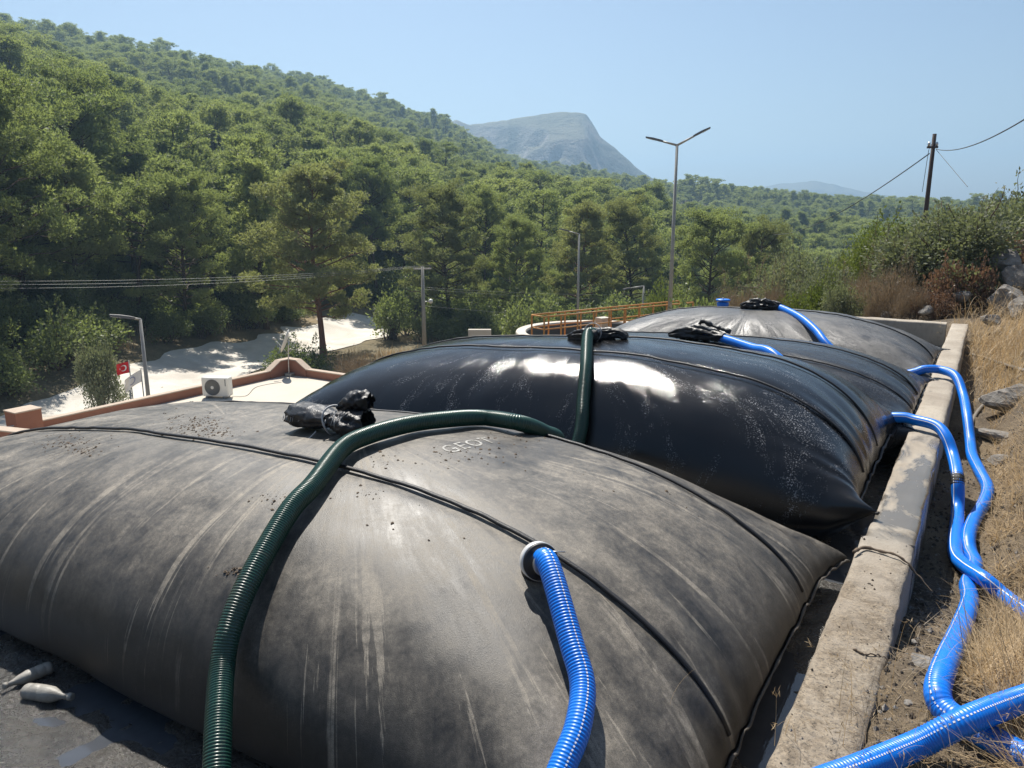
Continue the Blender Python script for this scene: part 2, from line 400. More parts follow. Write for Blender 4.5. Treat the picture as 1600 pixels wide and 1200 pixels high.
def leaf_mat(name, a, b, trans=.35, dry=None, rough=.55, vary=.5, tint=(1.25, 1.35, .75)):
    t = NT(name)
    oi = t.t.nodes.new('ShaderNodeObjectInfo'); rnd = oi.outputs['Random']
    c = t.coord(); n1 = t.noise(c, .9, 3, .6); n2 = t.noise(c, 7, 3, .6)
    f = t.math('ADD', t.math('MULTIPLY', rnd, vary), t.math('MULTIPLY', n1, 1 - vary))
    col = t.mix(f, a, b)
    if dry: col = t.mix(t.ramp(n2, (.60, 0.), (.75, .7)), col, dry)
    d = t.n('BsdfPrincipled', 0, None, Base_Color=col, Roughness=rough)
    tr = t.n('BsdfTranslucent', 0, None, Color=t.mix(1., col, tint, 'MULTIPLY'))
    mx = t.n('MixShader', 0, None, i0=trans, i1=d, i2=tr)
    t.t.links.new(mx, t.out.inputs['Surface']); return t.m
M['needles'] = leaf_mat('pine needles', (.16, .195, .088), (.37, .385, .18), .52)
M['needles_dusty'] = leaf_mat('dusty pine needles', (.19, .205, .10), (.34, .335, .17), .48)
M['oak'] = leaf_mat('evergreen scrub leaves', (.10, .13, .055), (.25, .275, .125), .45)
M['olive'] = leaf_mat('grey green scrub leaves', (.135, .15, .095), (.25, .26, .17), .3, rough=.8)
M['lime'] = leaf_mat('yellow green scrub leaves', (.11, .14, .03), (.19, .21, .06), .35)
M['rustleaf'] = leaf_mat('dry rust brown leaves', (.13, .078, .05), (.25, .155, .10), .3, tint=(1.2, 1.1, .9))
M['dryleaf'] = leaf_mat('dry grey brown twigs', (.16, .12, .08), (.29, .225, .15), .25, tint=(1.2, 1.1, .9))
M['straw'] = leaf_mat('golden straw', (.33, .235, .125), (.58, .44, .26), .3, rough=.6, tint=(1.2, 1.1, .9))
M['bark'] = plain('pine bark', (.075, .050, .036), .95, 0, .45, 3, .6)
M['bark_red'] = plain('red brown pine bark', (.20, .105, .068), .95, 0, .4, 3, .6)

# ------------------------------------------------------------------ terrain
COLS = np.array([-2500, -900, -300, 0, 250, 500, 700, 800, 900, 1000, 1100, 1250, 1430, 1600, 1900, 3200], float)
SIL = np.array([60, -40, -10, 30, 78, 122, 180, 228, 256, 284, 293, 304, 322, 324, 330, 330], float)
RD = np.array([300, 300, 320, 330, 360, 400, 440, 470, 480, 470, 455, 440, 430, 420, 420, 420], float)
FT = np.array([34, 34, 36, 40, 47, 60, 72, 76, 78, 80, 90, 105, 110, 110, 110, 110], float)
def az_of(px): return np.arctan2(px - 800, 1200 * math.cos(PITCH) + 266 * math.sin(PITCH))
CA = az_of(COLS)
def slope_of(px, py):
    r = (px - 800) / 1200. * RT + (600 - py) / 1200. * UPV + FW; return r[2] / math.hypot(r[0], r[1])
ROFF = np.interp(COLS, [0, 500, 700, 800, 900, 1000, 1100], [7.5, 9, 12.5, 16.5, 13.5, 9.5, 8])
RZ = np.array([slope_of(min(max(p, -400), 2000), s) * d - q for p, s, d, q in zip(COLS, SIL, RD, ROFF)])
NEAR_D = np.array([0, 6, 9, 12, 16, 20, 28, 36, 46, 60, 95], float)
NEAR = {  # height relative to the camera along a few bearings
    -2500: [-3.2, -3.2, -3.3, -6.5, -8.6, -9.0, -9.4, -9.5, -9.5, -9.5, -9.5],
    700: [-3.2, -3.2, -3.3, -6.5, -8.6, -9.0, -9.4, -9.5, -9.5, -9.5, -9.5],
    850: [-3.2, -3.2, -3.2, -3.6, -5.2, -6.6, -7.6, -8.2, -8.9, -9.5, -9.5],
    1050: [-3.2, -3.2, -3.2, -3.2, -3.4, -4.2, -6.0, -7.2, -8.4, -10.0, -12.3],
    1250: [-3.2, -3.2, -3.2, -3.0, -2.6, -2.5, -3.6, -5.6, -8.2, -11.5, -17.0],
    1430: [-3.2, -3.2, -3.0, -2.8, -2.2, -1.9, -2.0, -3.4, -6.2, -10.5, -18.0],
    1600: [-3.2, -3.0, -2.6, -2.4, -1.7, -1.2, -.6, -1.8, -4.5, -9.0, -18.0],
    3200: [-3.0, -2.5, -2.0, -1.2, -.3, .5, 1.5, 2.0, 0.0, -6.0, -18.0]}
VA = az_of(np.array([800, 1000, 1150, 1300, 1600], float)); VB = np.array([-9.5, -11, -15, -18, -18.])
NC = az_of(np.array(sorted(NEAR), float)); NZ = np.array([NEAR[k] for k in sorted(NEAR)])
def terrain_z(x, y):
    """ground height in metres at world x, y"""
    x = np.asarray(x, float); y = np.asarray(y, float); d = np.hypot(x, y) + 1e-6
    a = np.arctan2(x * RT[0] + y * RT[1], x * HEAD[0] + y * HEAD[1])
    a = np.clip(a, CA[0], CA[-1])
    rz = np.interp(a, CA, RZ); rd = np.interp(a, CA, RD); ft = np.interp(a, CA, FT)
    # near ground, bilinear in bearing and distance
    ia = np.clip(np.searchsorted(NC, a) - 1, 0, len(NC) - 2); fa = np.clip((a - NC[ia]) / (NC[ia + 1] - NC[ia]), 0, 1)
    idd = np.clip(np.searchsorted(NEAR_D, d) - 1, 0, len(NEAR_D) - 2); fd = np.clip((d - NEAR_D[idd]) / (NEAR_D[idd + 1] - NEAR_D[idd]), 0, 1)
    zn = (NZ[ia, idd] * (1 - fa) + NZ[ia + 1, idd] * fa) * (1 - fd) + (NZ[ia, idd + 1] * (1 - fa) + NZ[ia + 1, idd + 1] * fa) * fd
    s = np.clip((d - ft) / (rd - ft), 0, 1)
    vb = np.interp(a, VA, VB); base = np.where(d < 95, zn, vb)
    hill = (rz - vb) * s**np.interp(a, [-.6, 0, .3], [1.08, 1.25, 1.45])
    bumps = fbm(x / 38., y / 38., 0, 4, 5) * 5.0 * sst(.02, .25, s) * (1 - .75 * sst(.8, 1, s))
    past = np.clip((d - rd) / 700., 0, 1)
    z = base + hill + bumps - past * (np.maximum(rz, 0) + 35) * np.clip(past * 2, 0, 1)
    z = z + .12 * fbm(x / 5., y / 5., 0, 3, 9) * sst(20, 30, d) * np.where((s <= 0) & (a < .1), .25, 1)
    return z + CAMZ
PX0, PX1, PY0, PY1 = -11., 9., -6., 27.     # detailed near ground
def local_z(X, Y):
    X = np.asarray(X, float); Y = np.asarray(Y, float)
    g = -.03 - .42 * sst(3.2, 4.9, Y) + .18 * sst(11, 14.5, Y) + .22 * sst(14.8, 16.5, Y)
    rise = .30 * np.maximum(X - .22, 0) * (1 + .5 * sst(4, 8, Y)) + .45 * sst(.25, .75, X) * sst(4.5, 7.5, Y) + .5 * sst(14.5, 19, Y) * sst(-1.8, 1.2, X)
    z = g + rise + .05 * fbm(X * 2.2, Y * 2.2, 0, 4, 3) + .016 * fbm(X * 14, Y * 14, 0, 3, 4)
    back = sst(14.9, 15.6, Y)
    zb = -.12 - .30 * np.maximum(-.6 - X, 0) + .10 * fbm(X * .9, Y * .9, 0, 3, 8) + .9 * sst(-1.5, 2.2, X) * sst(15, 20, Y) - .06 * np.maximum(-X - 1, 0)
    z = z * (1 - back) + zb * back
    lw = sst(-5.0, -2.2, X); z = z * lw + (terrain_z(X, Y) - .05) * (1 - lw)
    inside = (X < -.19) & (Y < 15.02)
    return np.where(inside, -1.1, z)
def edge_w(X, Y): return np.minimum(np.minimum(sst(0, 2.5, X - PX0), sst(0, 2.5, PX1 - X)), np.minimum(sst(0, 2.5, Y - PY0), sst(0, 4, PY1 - Y)))
def ground_za(X, Y):
    X = np.asarray(X, float); Y = np.asarray(Y, float); t = terrain_z(X, Y)
    w = np.where((X > PX0) & (X < PX1) & (Y > PY0) & (Y < PY1), edge_w(X, Y), 0.)
    return np.where(w > 0, local_z(X, Y) * w + (t - .05) * (1 - w), t)
def ground_z(X, Y): return float(ground_za(X, Y))
# big sheet, finer near the camera, right out to the horizon
av = np.concatenate([np.arange(-180, -52, 8), np.arange(-52, 52, .6), np.arange(52, 180, 8)]) * math.pi / 180
dv = np.concatenate([[.5, 3, 6, 8], np.arange(9, 30, 1.2), np.geomspace(31, 620, 90), np.geomspace(680, 2800, 20)])
A, D = np.meshgrid(av, dv, indexing='ij')
TX = D * (np.sin(A) * RT[0] + np.cos(A) * HEAD[0]); TY = D * (np.sin(A) * RT[1] + np.cos(A) * HEAD[1])
TZ = terrain_z(TX, TY)
inp = edge_w(TX, TY) * ((TX > PX0) & (TX < PX1) & (TY > PY0) & (TY < PY1))
TZ = TZ - 2.2 * sst(.55, .95, inp)
F = grid_faces(len(av), len(dv)); F = np.concatenate([F, np.stack([(len(av) - 1) * len(dv) + np.arange(len(dv) - 1), (len(av) - 1) * len(dv) + np.arange(1, len(dv)), np.arange(1, len(dv)), np.arange(len(dv) - 1)], -1)])
tag(mk('terrain', np.stack([TX, TY, TZ], -1).reshape(-1, 3), F, M['terrain']), kind='structure')
xs = np.concatenate([np.arange(PX0, -.6, .5), np.arange(-.5, 1.3, .035), np.geomspace(1.34, PX1, 26)])
ys = np.concatenate([np.arange(PY0, .8, .4), np.arange(.8, 9, .04), np.arange(9, 20, .09), np.arange(20, PY1 + .01, .5)])
GX, GY = np.meshgrid(xs, ys, indexing='ij'); w = edge_w(GX, GY)
GZ = local_z(GX, GY) * w + (terrain_z(GX, GY) - .05) * (1 - w)
tag(mk('ground', np.stack([GX, GY, GZ], -1).reshape(-1, 3), grid_faces(len(xs), len(ys)), M['soil']), kind='structure')

# gravel road along the valley floor
rp = np.array([on_z(x, y, -7.7) for x, y in ((-150, 800), (60, 694), (160, 648), (250, 608), (344, 572), (440, 549), (530, 523), (598, 503))])
rp, rl = smooth_path(rp, 90); T, N, B = frames(rp)
rv = []
for i, p in enumerate(rp):
    side = np.array([T[i][1], -T[i][0], 0]); side /= np.linalg.norm(side)
    wl, wr = 3.3 + .7 * vnoise(i * .3, 1), 3.6 + .7 * vnoise(i * .3, 7) + 1.3 * max(0, 1 - i / 40)
    for q in np.linspace(-1, 1, 9):
        v = p + side * (q * (wr if q > 0 else wl)); v = v.copy(); v[2] = float(terrain_z(v[0], v[1])) + .05; rv.append(v)
tag(mk('road', rv, grid_faces(len(rp), 9), M['road']), kind='structure')
ROADP = rp[:, :2].copy()

# ------------------------------------------------------------------ far mountains
def mountain(name, prof, d, depth, base, rough, seed):
    prof = np.array(prof, float); px = np.linspace(prof[0, 0], prof[-1, 0], 220)
    py = np.interp(px, prof[:, 0], prof[:, 1]) + .8 * vnoise(px * .13, seed)
    top = np.array([at_d(x, y, d) for x, y in zip(px, py)]); q = np.linspace(-1, 1, 90)[None]
    dirv = top[:, :2] / d; X = dirv[:, :1] * (d + q * depth); Y = dirv[:, 1:] * (d + q * depth)
    k = np.clip(1 - np.abs(q), 0, 1) + 0 * X; f = np.where(q < 0, k**.8, k)
    n = fbm(X / (depth * .35), Y / (depth * .35), 0, 6, seed); ridge = 1 - np.abs(fbm(X / (depth * .5), Y / (depth * .5), 0, 5, seed + 9))
    Z = base + (top[:, 2:] - base) * f + rough * (np.minimum(n * .6 + ridge - 1.15, .02)) * (4 * f * (1 - f))**.9 * sst(1.0, .82, f) * np.where(q < 0, 1, .3)
    return tag(mk(name, np.stack([X, Y, Z], -1).reshape(-1, 3), grid_faces(220, 90), M['mountain']), kind='structure')
mountain('mountain', [(560, 330), (640, 235), (690, 194), (712, 186), (735, 194), (780, 188), (830, 180), (870, 174), (900, 174), (916, 178), (926, 192), (938, 213), (955, 225), (975, 243), (1000, 266), (1025, 281), (1050, 296), (1110, 325)], 1050, 320, -32, 62, 21)
mountain('hills', [(500, 335), (900, 322), (1120, 308), (1180, 294), (1215, 287), (1270, 282), (1305, 288), (1335, 296), (1375, 303), (1420, 311), (1500, 318), (1620, 312), (1800, 325), (2000, 335)], 2250, 450, -40, 40, 31)

# ------------------------------------------------------------------ concrete basin
FLOOR = -.40
def wall_strip(name, parent, path_y, x_out, x_in, ztop, zbot, seed, along='y'):
    n = len(path_y); prof = []
    wdt = x_out - x_in
    for (a, zz) in ((0, zbot), (0, .5 * ztop + .5 * zbot), (0, ztop - .05), (.02, ztop - .018), (.07, ztop - .004), (.2, ztop), (.35, ztop), (.5, ztop), (.65, ztop), (.8, ztop), (.93, ztop - .004), (.98, ztop - .02), (1, ztop - .06), (1, .5 * ztop + .5 * zbot), (1, zbot)):
        prof.append((x_in + a * wdt, zz))
    prof = np.array(prof); V = np.zeros((n, len(prof), 3))
    for j, (x, z) in enumerate(prof):
        e = .5 if j in (0, 1, 13, 14) else (1.6 if j in (3, 4, 10, 11) else .7)
        V[:, j, 0] = x + e * .004 * fbm(path_y * 3, j * .7, 0, 5, seed) + .004 * vnoise(path_y * 23, j, 0, seed + 2) * (e > 1)
        V[:, j, 1] = path_y
        V[:, j, 2] = z + (e * .004 * fbm(path_y * 5, j * 1.3, 5, 5, seed + 1) if z > zbot + .01 else 0)
    if along == 'x': V = np.stack([V[..., 1], V[..., 0], V[..., 2]], -1)
    return mk(name, V.reshape(-1, 3), grid_faces(n, len(prof)), M['concrete'], parent)
basin = empty('concrete_basin', (-.3, 7, -.4), 'long low weathered concrete wall running beside the bags with its far end wall', 'basin wall')
wall_strip('side_wall', basin, np.arange(-2.5, 4.58, .05), -.172, -.45, 0.004, -1.0, 1)
wall_strip('side_wall', basin, np.arange(4.56, 15.05, .05), -.176, -.436, -.024, -1.0, 5)
mk('wall_step', [(-.45, 4.551, -.9), (-.172, 4.551, -.9), (-.172, 4.551, 0.0), (-.45, 4.551, 0.0)], [(3, 2, 1, 0)], M['concrete'], basin, False)
wall_strip('end_wall', basin, np.arange(-4.4, -.452, .06), 15.03, 14.78, -.006, -1.0, 7, 'x')
fx = np.linspace(0, 1, 195); fy = np.linspace(-3, 14.8, 440)
FX, FY = np.meshgrid(fx, fy, indexing='ij'); XL = np.interp(FY, [-3, 3.8, 5.0, 7.2, 10, 14.8], [-8.6, -6.9, -5.6, -5.3, -4.9, -4.5]); FX = XL + (-.44 - XL) * FX
FZ = FLOOR + .020 * fbm(FX * 1.6, FY * 1.6, 0, 3, 41) + .011 * fbm(FX * 9, FY * 9, 0, 3, 42)
tag(mk('basin_floor', np.stack([FX, FY, FZ], -1).reshape(-1, 3), grid_faces(195, 440), M['sludge']), kind='structure')
tag(mk('puddle_water', [(-8.3, -2.9, FLOOR - .005), (-.45, -2.9, FLOOR - .005), (-.45, 14.7, FLOOR - .005), (-4.7, 14.7, FLOOR - .005), (-5.0, 10, FLOOR - .005), (-6.8, 3.7, FLOOR - .005)], [(0, 1, 2, 3, 4, 5)], M['water']), kind='structure')

ex = [(-8.6, -3), (-6.9, 3.8), (-5.6, 5.0), (-5.3, 7.2), (-4.9, 10), (-4.5, 14.8)]
EV = [(x, y, z) for x, y in ex for z in (FLOOR - .02, -2.6)]
mk('slab_edge', EV, [(2 * i, 2 * i + 1, 2 * i + 3, 2 * i + 2) for i in range(5)], M['concrete'], basin, False)
# ------------------------------------------------------------------ dewatering bags
BAGS = {1: [-6.531, -.635, 3.18, 1.482, 1.49, .510, 2.72, 1.56, -.013, -.25, .03, .185],
        2: [-5.70, -.564, 6.20, 1.25, 1.3, .668, 3.205, 1.902, -.14, -.05, 0, .154],
        3: [-5.275, -.45, 8.453, 1.22, 1.25, .41, 2.943, 1.762, -.1, -.05, 0, .094],
        4: [-4.926, -.45, 10.838, 1.15, 1.2, .5, 2.572, 1.657, -.157, -.05, 0, .054]}
def bag_pt(k, u, ph):
    """point on bag k: u along the length -1..1, ph angle round the section (0 = far side, 90 deg = crest)"""
    xl, xr, yc, w0, we, zt, n, m, zel, zer, sk, ti = BAGS[k]
    u = np.asarray(u, float); ph = np.asarray(ph, float); u, ph = np.broadcast_arrays(u, ph)
    g = np.clip(1 - np.abs(u)**n, 0, 1)**(1 / m); ze = np.where(u < 0, zel, zer)
    top = ze + (zt + ti * u - ze) * g + .02; bot = ze + (FLOOR - .01 - ze) * np.clip(g * 2.2, 0, 1) - .02
    wd = w0 + (we - w0) * np.abs(u)**4
    c, s = np.cos(ph), np.sin(ph)
    cy = np.sign(c) * np.abs(c)**.84; sz = np.sign(s) * np.abs(s)**.84
    x = xl + (xr - xl) * (u + 1) / 2; zc = bot + (top - bot) * (.14 + .36 * np.abs(u)**6)
    y = yc + sk * u + wd * cy; z = zc + np.where(sz > 0, top - zc, zc - bot) * sz
    # corners of the flat end seam are drawn out a little
    ear = np.abs(u)**10 * np.abs(c)**7
    x = x + np.where(u > 0, .15 if k == 2 else .11, -.03) * ear; z = z + (.08 if k == 2 else .03) * ear * (u > 0)
    # gathers near the ends and shallow unevenness elsewhere
    pk = np.abs(u)**9 * .020 * np.sin(ph * 23 + 5 * vnoise(ph * 3, u * 2, k)) * np.abs(s)
    un = .016 * fbm(x * 1.1, y * 1.5, z * 1.5, 3, 60 + k) * (1 - np.abs(u)**6)
    d = pk + un
    return np.stack([x, y + cy * d, np.maximum(z + sz * d, FLOOR - .03 + 0 * z)], -1)
SEAMS = {1: [((101, 105, 110), 1), ((50, 54, 60), 1)], 2: [((103, 108.5, 117), 1), ((80, 81, 86), 1)],
         3: [((102, 106, 117), 1), ((74, 76, 88), 1)], 4: [((90, 91, 92), 1), ((60, 62, 70), 0)]}
def seam_ph(tri, u):
    c = np.cos(np.radians(np.interp(u, [-1, 0, 1], tri))); return np.arccos(np.sign(c) * np.abs(c)**(.92 / .84))
LAB = {1: 'dusty grey geotextile bag filling the foreground, nearest of the four', 2: 'glossy wet black bag just behind the dusty grey one',
       3: 'low black bag mostly hidden behind the glossy wet one', 4: 'silvery streaked black bag farthest along the wall'}
BM = {1: 'bag_grey', 2: 'bag_wet', 3: 'bag_damp', 4: 'bag_silt'}
bag_root = {}; bvh = {}
for k in BAGS:
    nu, nv = (300, 220) if k < 3 else (200, 150)
    q = np.linspace(-math.pi / 2, math.pi / 2, nu); u = np.sign(np.sin(q)) * np.abs(np.sin(q))**.8
    ph = np.linspace(0, 2 * math.pi, nv, endpoint=False)
    V = bag_pt(k, u[:, None], ph[None])
    for tri, vis in SEAMS[k]:              # the fabric dips where strips are sewn together
        sp = seam_ph(tri, u)[:, None]; dd = np.exp(-((ph[None] - sp) * 1.3 / .055)**2) * .016 * (1 - np.abs(u[:, None])**8)
        V[..., 2] -= dd
    root = empty('geotextile_bag', ((BAGS[k][0] + BAGS[k][1]) / 2, BAGS[k][2], FLOOR), LAB[k], 'sludge bag', 'sludge bags in the concrete basin')
    b = mk('bag_body', V.reshape(-1, 3), grid_faces(nu, nv, True), M[BM[k]], root)
    bag_root[k] = root
    # flow: x = position across the run of drips, y = metres down from the crest
    x_, y_ = V[..., 0] - (BAGS[k][0] + BAGS[k][1]) / 2, V[..., 1] - BAGS[k][2]; hl = (BAGS[k][1] - BAGS[k][0]) / 2 - 2.4
    ex_ = np.maximum(np.abs(x_) - hl, 0) * np.sign(x_); an = np.arctan2(ex_, np.abs(y_) + .02)
    fa = np.clip(x_, -hl, hl) + an * 2.1 + np.where(y_ > 0, 20, 0); fb = np.hypot(ex_, y_) + .6 * np.maximum(BAGS[k][5] - V[..., 2], 0)
    at_ = b.data.attributes.new('flow', 'FLOAT_VECTOR', 'POINT'); at_.data.foreach_set('vector', np.stack([fa, fb, 0 * fa], -1).astype(np.float32).ravel())
    bvh[k] = BVHTree.FromPolygons([tuple(v) for v in V.reshape(-1, 3)], [tuple(f) for f in grid_faces(nu, nv, True).tolist()])
    for tri, vis in SEAMS[k]:
        if not vis: continue
        uu = np.linspace(-.995, .995, 160); P = bag_pt(k, uu, seam_ph(tri, uu)) + np.array([0, 0, .004])
        P[:, 2] += .003 * vnoise(np.arange(160) * .4, 3)
        mk('seam', *tube(P, .0135 if k == 1 else .012, 8, True, (0, 0, 1), .75), M['seam'], root)
    for sgn in (-1, 1):                    # the flat sewn end with its frayed edge
        pp = np.linspace(math.pi * .985, .015 * math.pi, 120); P = bag_pt(k, sgn * 1.0, pp); P[:, 0] += sgn * .012
        P[:, 2] += .006 * fbm(np.arange(120) * .22, k, 0, 3, 70) - .012
        rr = (.007 if k == 1 else .009) * (1 + .5 * vnoise(np.arange(120) * .9, k, 0, 71))
        mk('end_seam', *tube(P, rr, 8), M['rope'] if k == 1 else M['seam'], root)
def hit(k, x, y):
    """where a pixel of the photograph meets bag k, and the fabric's normal there"""
    r = ray(x, y); h = bvh[k].ray_cast(Vector((0, 0, CAMZ)), Vector(r).normalized())
    if h[0] is None: return None, None
    n = np.array(h[1]); n = n if n @ r < 0 else -n
    return np.array(h[0]), n
def float_on(k, x, y, gap):
    p, n = hit(k, x, y)
    if p is None: return None
    r = ray(x, y); r = r / np.linalg.norm(r); return p - r * min(gap / max(-(n @ r), .25), gap * 2.5)
def drop(k, x, y, z=3.):
    h = bvh[k].ray_cast(Vector((x, y, z)), Vector((0, 0, -1))); return np.array(h[0]) if h[0] is not None else None

# stencilled name on the grey bag
def stencil(text, root, k, pos, ang, size, mat):
    cu = bpy.data.curves.new('t', 'FONT'); cu.body = text; cu.size = size; cu.space_character = 1.12; cu.resolution_u = 4
    to = bpy.data.objects.new('t', cu); sc.collection.objects.link(to)
    bpy.context.view_layer.update()
    me = bpy.data.meshes.new_from_object(to); bpy.data.objects.remove(to)
    import bmesh
    bm = bmesh.new(); bm.from_mesh(me); bmesh.ops.triangulate(bm, faces=bm.faces); 
    bmesh.ops.subdivide_edges(bm, edges=[e for e in bm.edges if e.calc_length() > .03], cuts=2, use_grid_fill=False)
    bmesh.ops.triangulate(bm, faces=bm.faces)
    ca, sa = math.cos(ang), math.sin(ang); V = []
    for v in bm.verts:
        X, Y = pos[0] + v.co.x * .8 * ca - v.co.y * sa, pos[1] + v.co.x * .8 * sa + v.co.y * ca
        p = drop(k, X, Y); V.append((X, Y, p[2] + .0022))
    F = [tuple(v.index for v in f.verts) for f in bm.faces]; bm.free()
    return mk('lettering', V, F, mat, root, True)
g0, _ = hit(1, 703, 709); g1, _ = hit(1, 778, 691)
stencil('GEOT', bag_root[1], 1, g0, math.atan2(g1[1] - g0[1], g1[0] - g0[0]) * 1.0, .15, M['print'])

# crumpled sleeves
def sleeve(name, P, Rf, seed, parent=None, wr=.28, n=70, seg=40, flat=.8):
    P, L = smooth_path(P, n); s = np.linspace(0, 1, n)
    rad = np.interp(s, np.linspace(0, 1, len(Rf)), Rf)
    a = np.linspace(0, 2 * math.pi, seg, endpoint=False)
    r = rad[:, None] * (1 + wr * (1 - 2 * np.abs(fbm(np.cos(a)[None] * 2.2 + seed, np.sin(a)[None] * 2.2, s[:, None] * L / max(Rf) * .45, 4, seed))) - wr * .3)
    return mk(name, *tube(P, r, seg, True, (0, 0, 1), flat), M['sleeve'], parent)

# ------------------------------------------------------------------ hoses
def hose(root, P, r, pitch, col, stripe_ang=None, ribs=True, seg=18, depth=.09):
    """flexible hose; ribs are real rings, the white line is printed along it"""
    if ribs:
        Pd, L = smooth_path(P, 10); n = int(L / pitch * 4); Pp, L = smooth_path(P, n)
        ph = np.arange(n) % 4; prof = np.array([1 - depth, 1 - depth * .25, 1., 1 - depth * .25])[ph]
        rad = r * prof
    else:
        Pd, L = smooth_path(P, 10); n = int(L / .03); Pp, L = smooth_path(P, n); rad = np.full(n, r) * (1 + .015 * vnoise(np.arange(n) * .2, 5)); ph = np.full(n, 2)
    V, F = tube(Pp, rad, seg, False)
    o = mk('tube_wall', V, F, M[col], root)
    if stripe_ang is not None:
        T_, N_, B_ = frames(Pp); w_ = .0030; a = stripe_ang
        c1 = Pp + (rad * 1.006 + .0006)[:, None] * (math.cos(a) * N_ + math.sin(a) * B_)
        sd = (-math.sin(a) * N_ + math.cos(a) * B_) * w_
        VV = np.stack([c1 - sd, c1 + sd], 1).reshape(-1, 3); i = np.arange(n - 1)
        keep = ((i % 4 == 1) | (i % 4 == 2)) if ribs else np.ones(n - 1, bool)
        i = i[keep]
        mk('white_line', VV, np.stack([2 * i, 2 * i + 1, 2 * i + 3, 2 * i + 2], -1), M['white'], root)
    return Pp
# green hose: out of the wet bag's port, down into the trough, up and over the grey bag, down its flank
gh = []
h2, n2 = hit(2, 919, 536)
gh += [h2 + np.array([-.02, .22, .02]), h2 + np.array([-.01, .10, .075]), h2 + n2 * .06]
for (x, y) in ((918, 580), (915, 630), (912, 675)):
    p, nn = hit(2, x, y); gh.append(p + nn * .055)
p = gh[-1].copy(); gh += [p + np.array([-.03, -.10, -.22]), p + np.array([-.12, -.30, -.34])]
gh += [at_Y(872, 692, 4.36), at_Y(850, 675, 4.1), at_Y(812, 661, 3.8)]
for (x, y, dy, gap) in ((756, 653, 14, .045), (699, 657, 14, .05), (641, 667, 12, .05), (578, 690, 8, .055), (535, 718, 4, .06), (490, 757, 0, .06), (451, 800, 0, .065), (393, 900, 0, .07), (360, 980, 0, .075), (347, 1045, 0, .085)):
    p, nn = hit(1, x, y + dy); q = float_on(1, x, y + dy, gap)
    if dy: q = p + np.array([0, 0, gap + .012])
    gh.append(q)
yf = BAGS[1][2] - BAGS[1][3]
gh += [at_Y(342, 1112, yf - .12), at_Y(340, 1165, yf - .20), at_Y(338, 1230, yf - .28), at_Y(335, 1330, yf - .40), on_z(322, 1480, FLOOR + .06), on_z(300, 1750, FLOOR + .06)]
groot = empty('suction_hose', gh[-1], 'dark green ribbed hose arching over the dusty grey bag', 'hose')
hose(groot, gh, .050, .0115, 'green', None, True, 20, .10)
e0 = np.array(gh[0]); e1 = np.array(gh[1])
# black sleeve round the green hose on top of the wet bag
pt = np.array(gh[:3])
sleeve('port_sleeve', [pt[0] + np.array([.02, .16, -.04]), pt[0], pt[0] * .45 + pt[1] * .55, pt[1] * .4 + pt[2] * .6], [.05, .10, .095, .066, .075], 3, bag_root[2], .35)
q0 = drop(2, e0[0] - .22, e0[1]); q1 = drop(2, e0[0] + .26, e0[1] + .02)
sleeve('sleeve_fold', [q0 + np.array([-.06, 0, .015]), q0 + np.array([.1, -.05, .05]), e0 + np.array([0, -.03, .02]), q1 + np.array([-.08, 0, .05]), q1 + np.array([.02, 0, .02])], [.03, .06, .075, .06, .035], 5, bag_root[2], .4)
cr = [pt[1] + .085 * np.array([math.cos(a), 0.25 * math.sin(a), math.sin(a)]) for a in np.linspace(-1, 4.4, 16)]
mk('tie_cord', *tube(smooth_path(cr, 50)[0], .004, 6), M['fray'], bag_root[2])

def tr_(x, y, z): return np.array([x, y, z])
# blue hose on the grey bag with its flange
p, nn = hit(1, 838, 903)
view = np.array([0, 0, CAMZ]) - p; view /= np.linalg.norm(view)
axis = np.array([view[0] + .55, view[1], 0]); axis /= np.linalg.norm(axis); axis = axis * math.cos(R(14)) + np.array([0, 0, math.sin(R(14))])
fl = p + nn * .08 + tr_(0, 0, .01)
bh = [fl, fl + axis * .10]
for (x, y, gap) in ((893, 1005, .085), (910, 1070, .07), (903, 1135, .065), (880, 1195, .065), (850, 1270, .07), (815, 1360, .08)):
    q = float_on(1, x, y, gap)
    if q is not None: bh.append(q)
bh += [bh[-1] + np.array([-.10, -.25, -.22]), bh[-1] + np.array([-.12, -.50, -.62])]
broot = empty('discharge_hose', bh[-1], 'ribbed blue hose with a round flange lying on the dusty grey bag', 'hose')
hose(broot, bh, .046, .0125, 'blue', R(-12), True, 22, .07)
lo = fl + axis * .012
flg = mk('flange', *lathe([(-.040, .062), (-.038, .077), (-.002, .078), (-.001, .070)], lo, axis, 40), M['alu'], broot)
mk('flange_gasket', *lathe([(-.004, .066), (-.002, .0755), (.006, .075), (.010, .070), (.012, .055), (.03, .051), (.032, .048)], lo, axis, 40), M['rubber'], broot)
mk('bolt', *lathe([(0, .004), (.004, .0045), (.005, .004)], lo + axis * .010 + np.array([0, 0, .058]), axis, 8), M['white'], broot)
mk('hose_clamp', *lathe([(0, .0475), (.0005, .0495), (.0135, .0495), (.014, .0475)], lo + axis * .036, axis, 32), M['steel'], broot)
tl = np.cross(axis, (0, 0, 1)); tl /= np.linalg.norm(tl)
mk('clamp_screw', *cyl(lo + axis * .043 - tl * .02 + np.array([0, 0, .049]), lo + axis * .05 + tl * -.085 + np.array([0, 0, .038]), .0028, seg=8), M['steel'], broot)
mk('port_stub', *cyl(lo - axis * .03, p - nn * .03 - axis * .05, .05, .055, 24), M['rubber'], broot)

def lay(px, py, lift):
    z = -.2
    for _ in range(14):
        p = on_z(px, py, z); z = .5 * z + .5 * (ground_z(p[0], p[1]) + lift)
    return on_z(px, py, z)
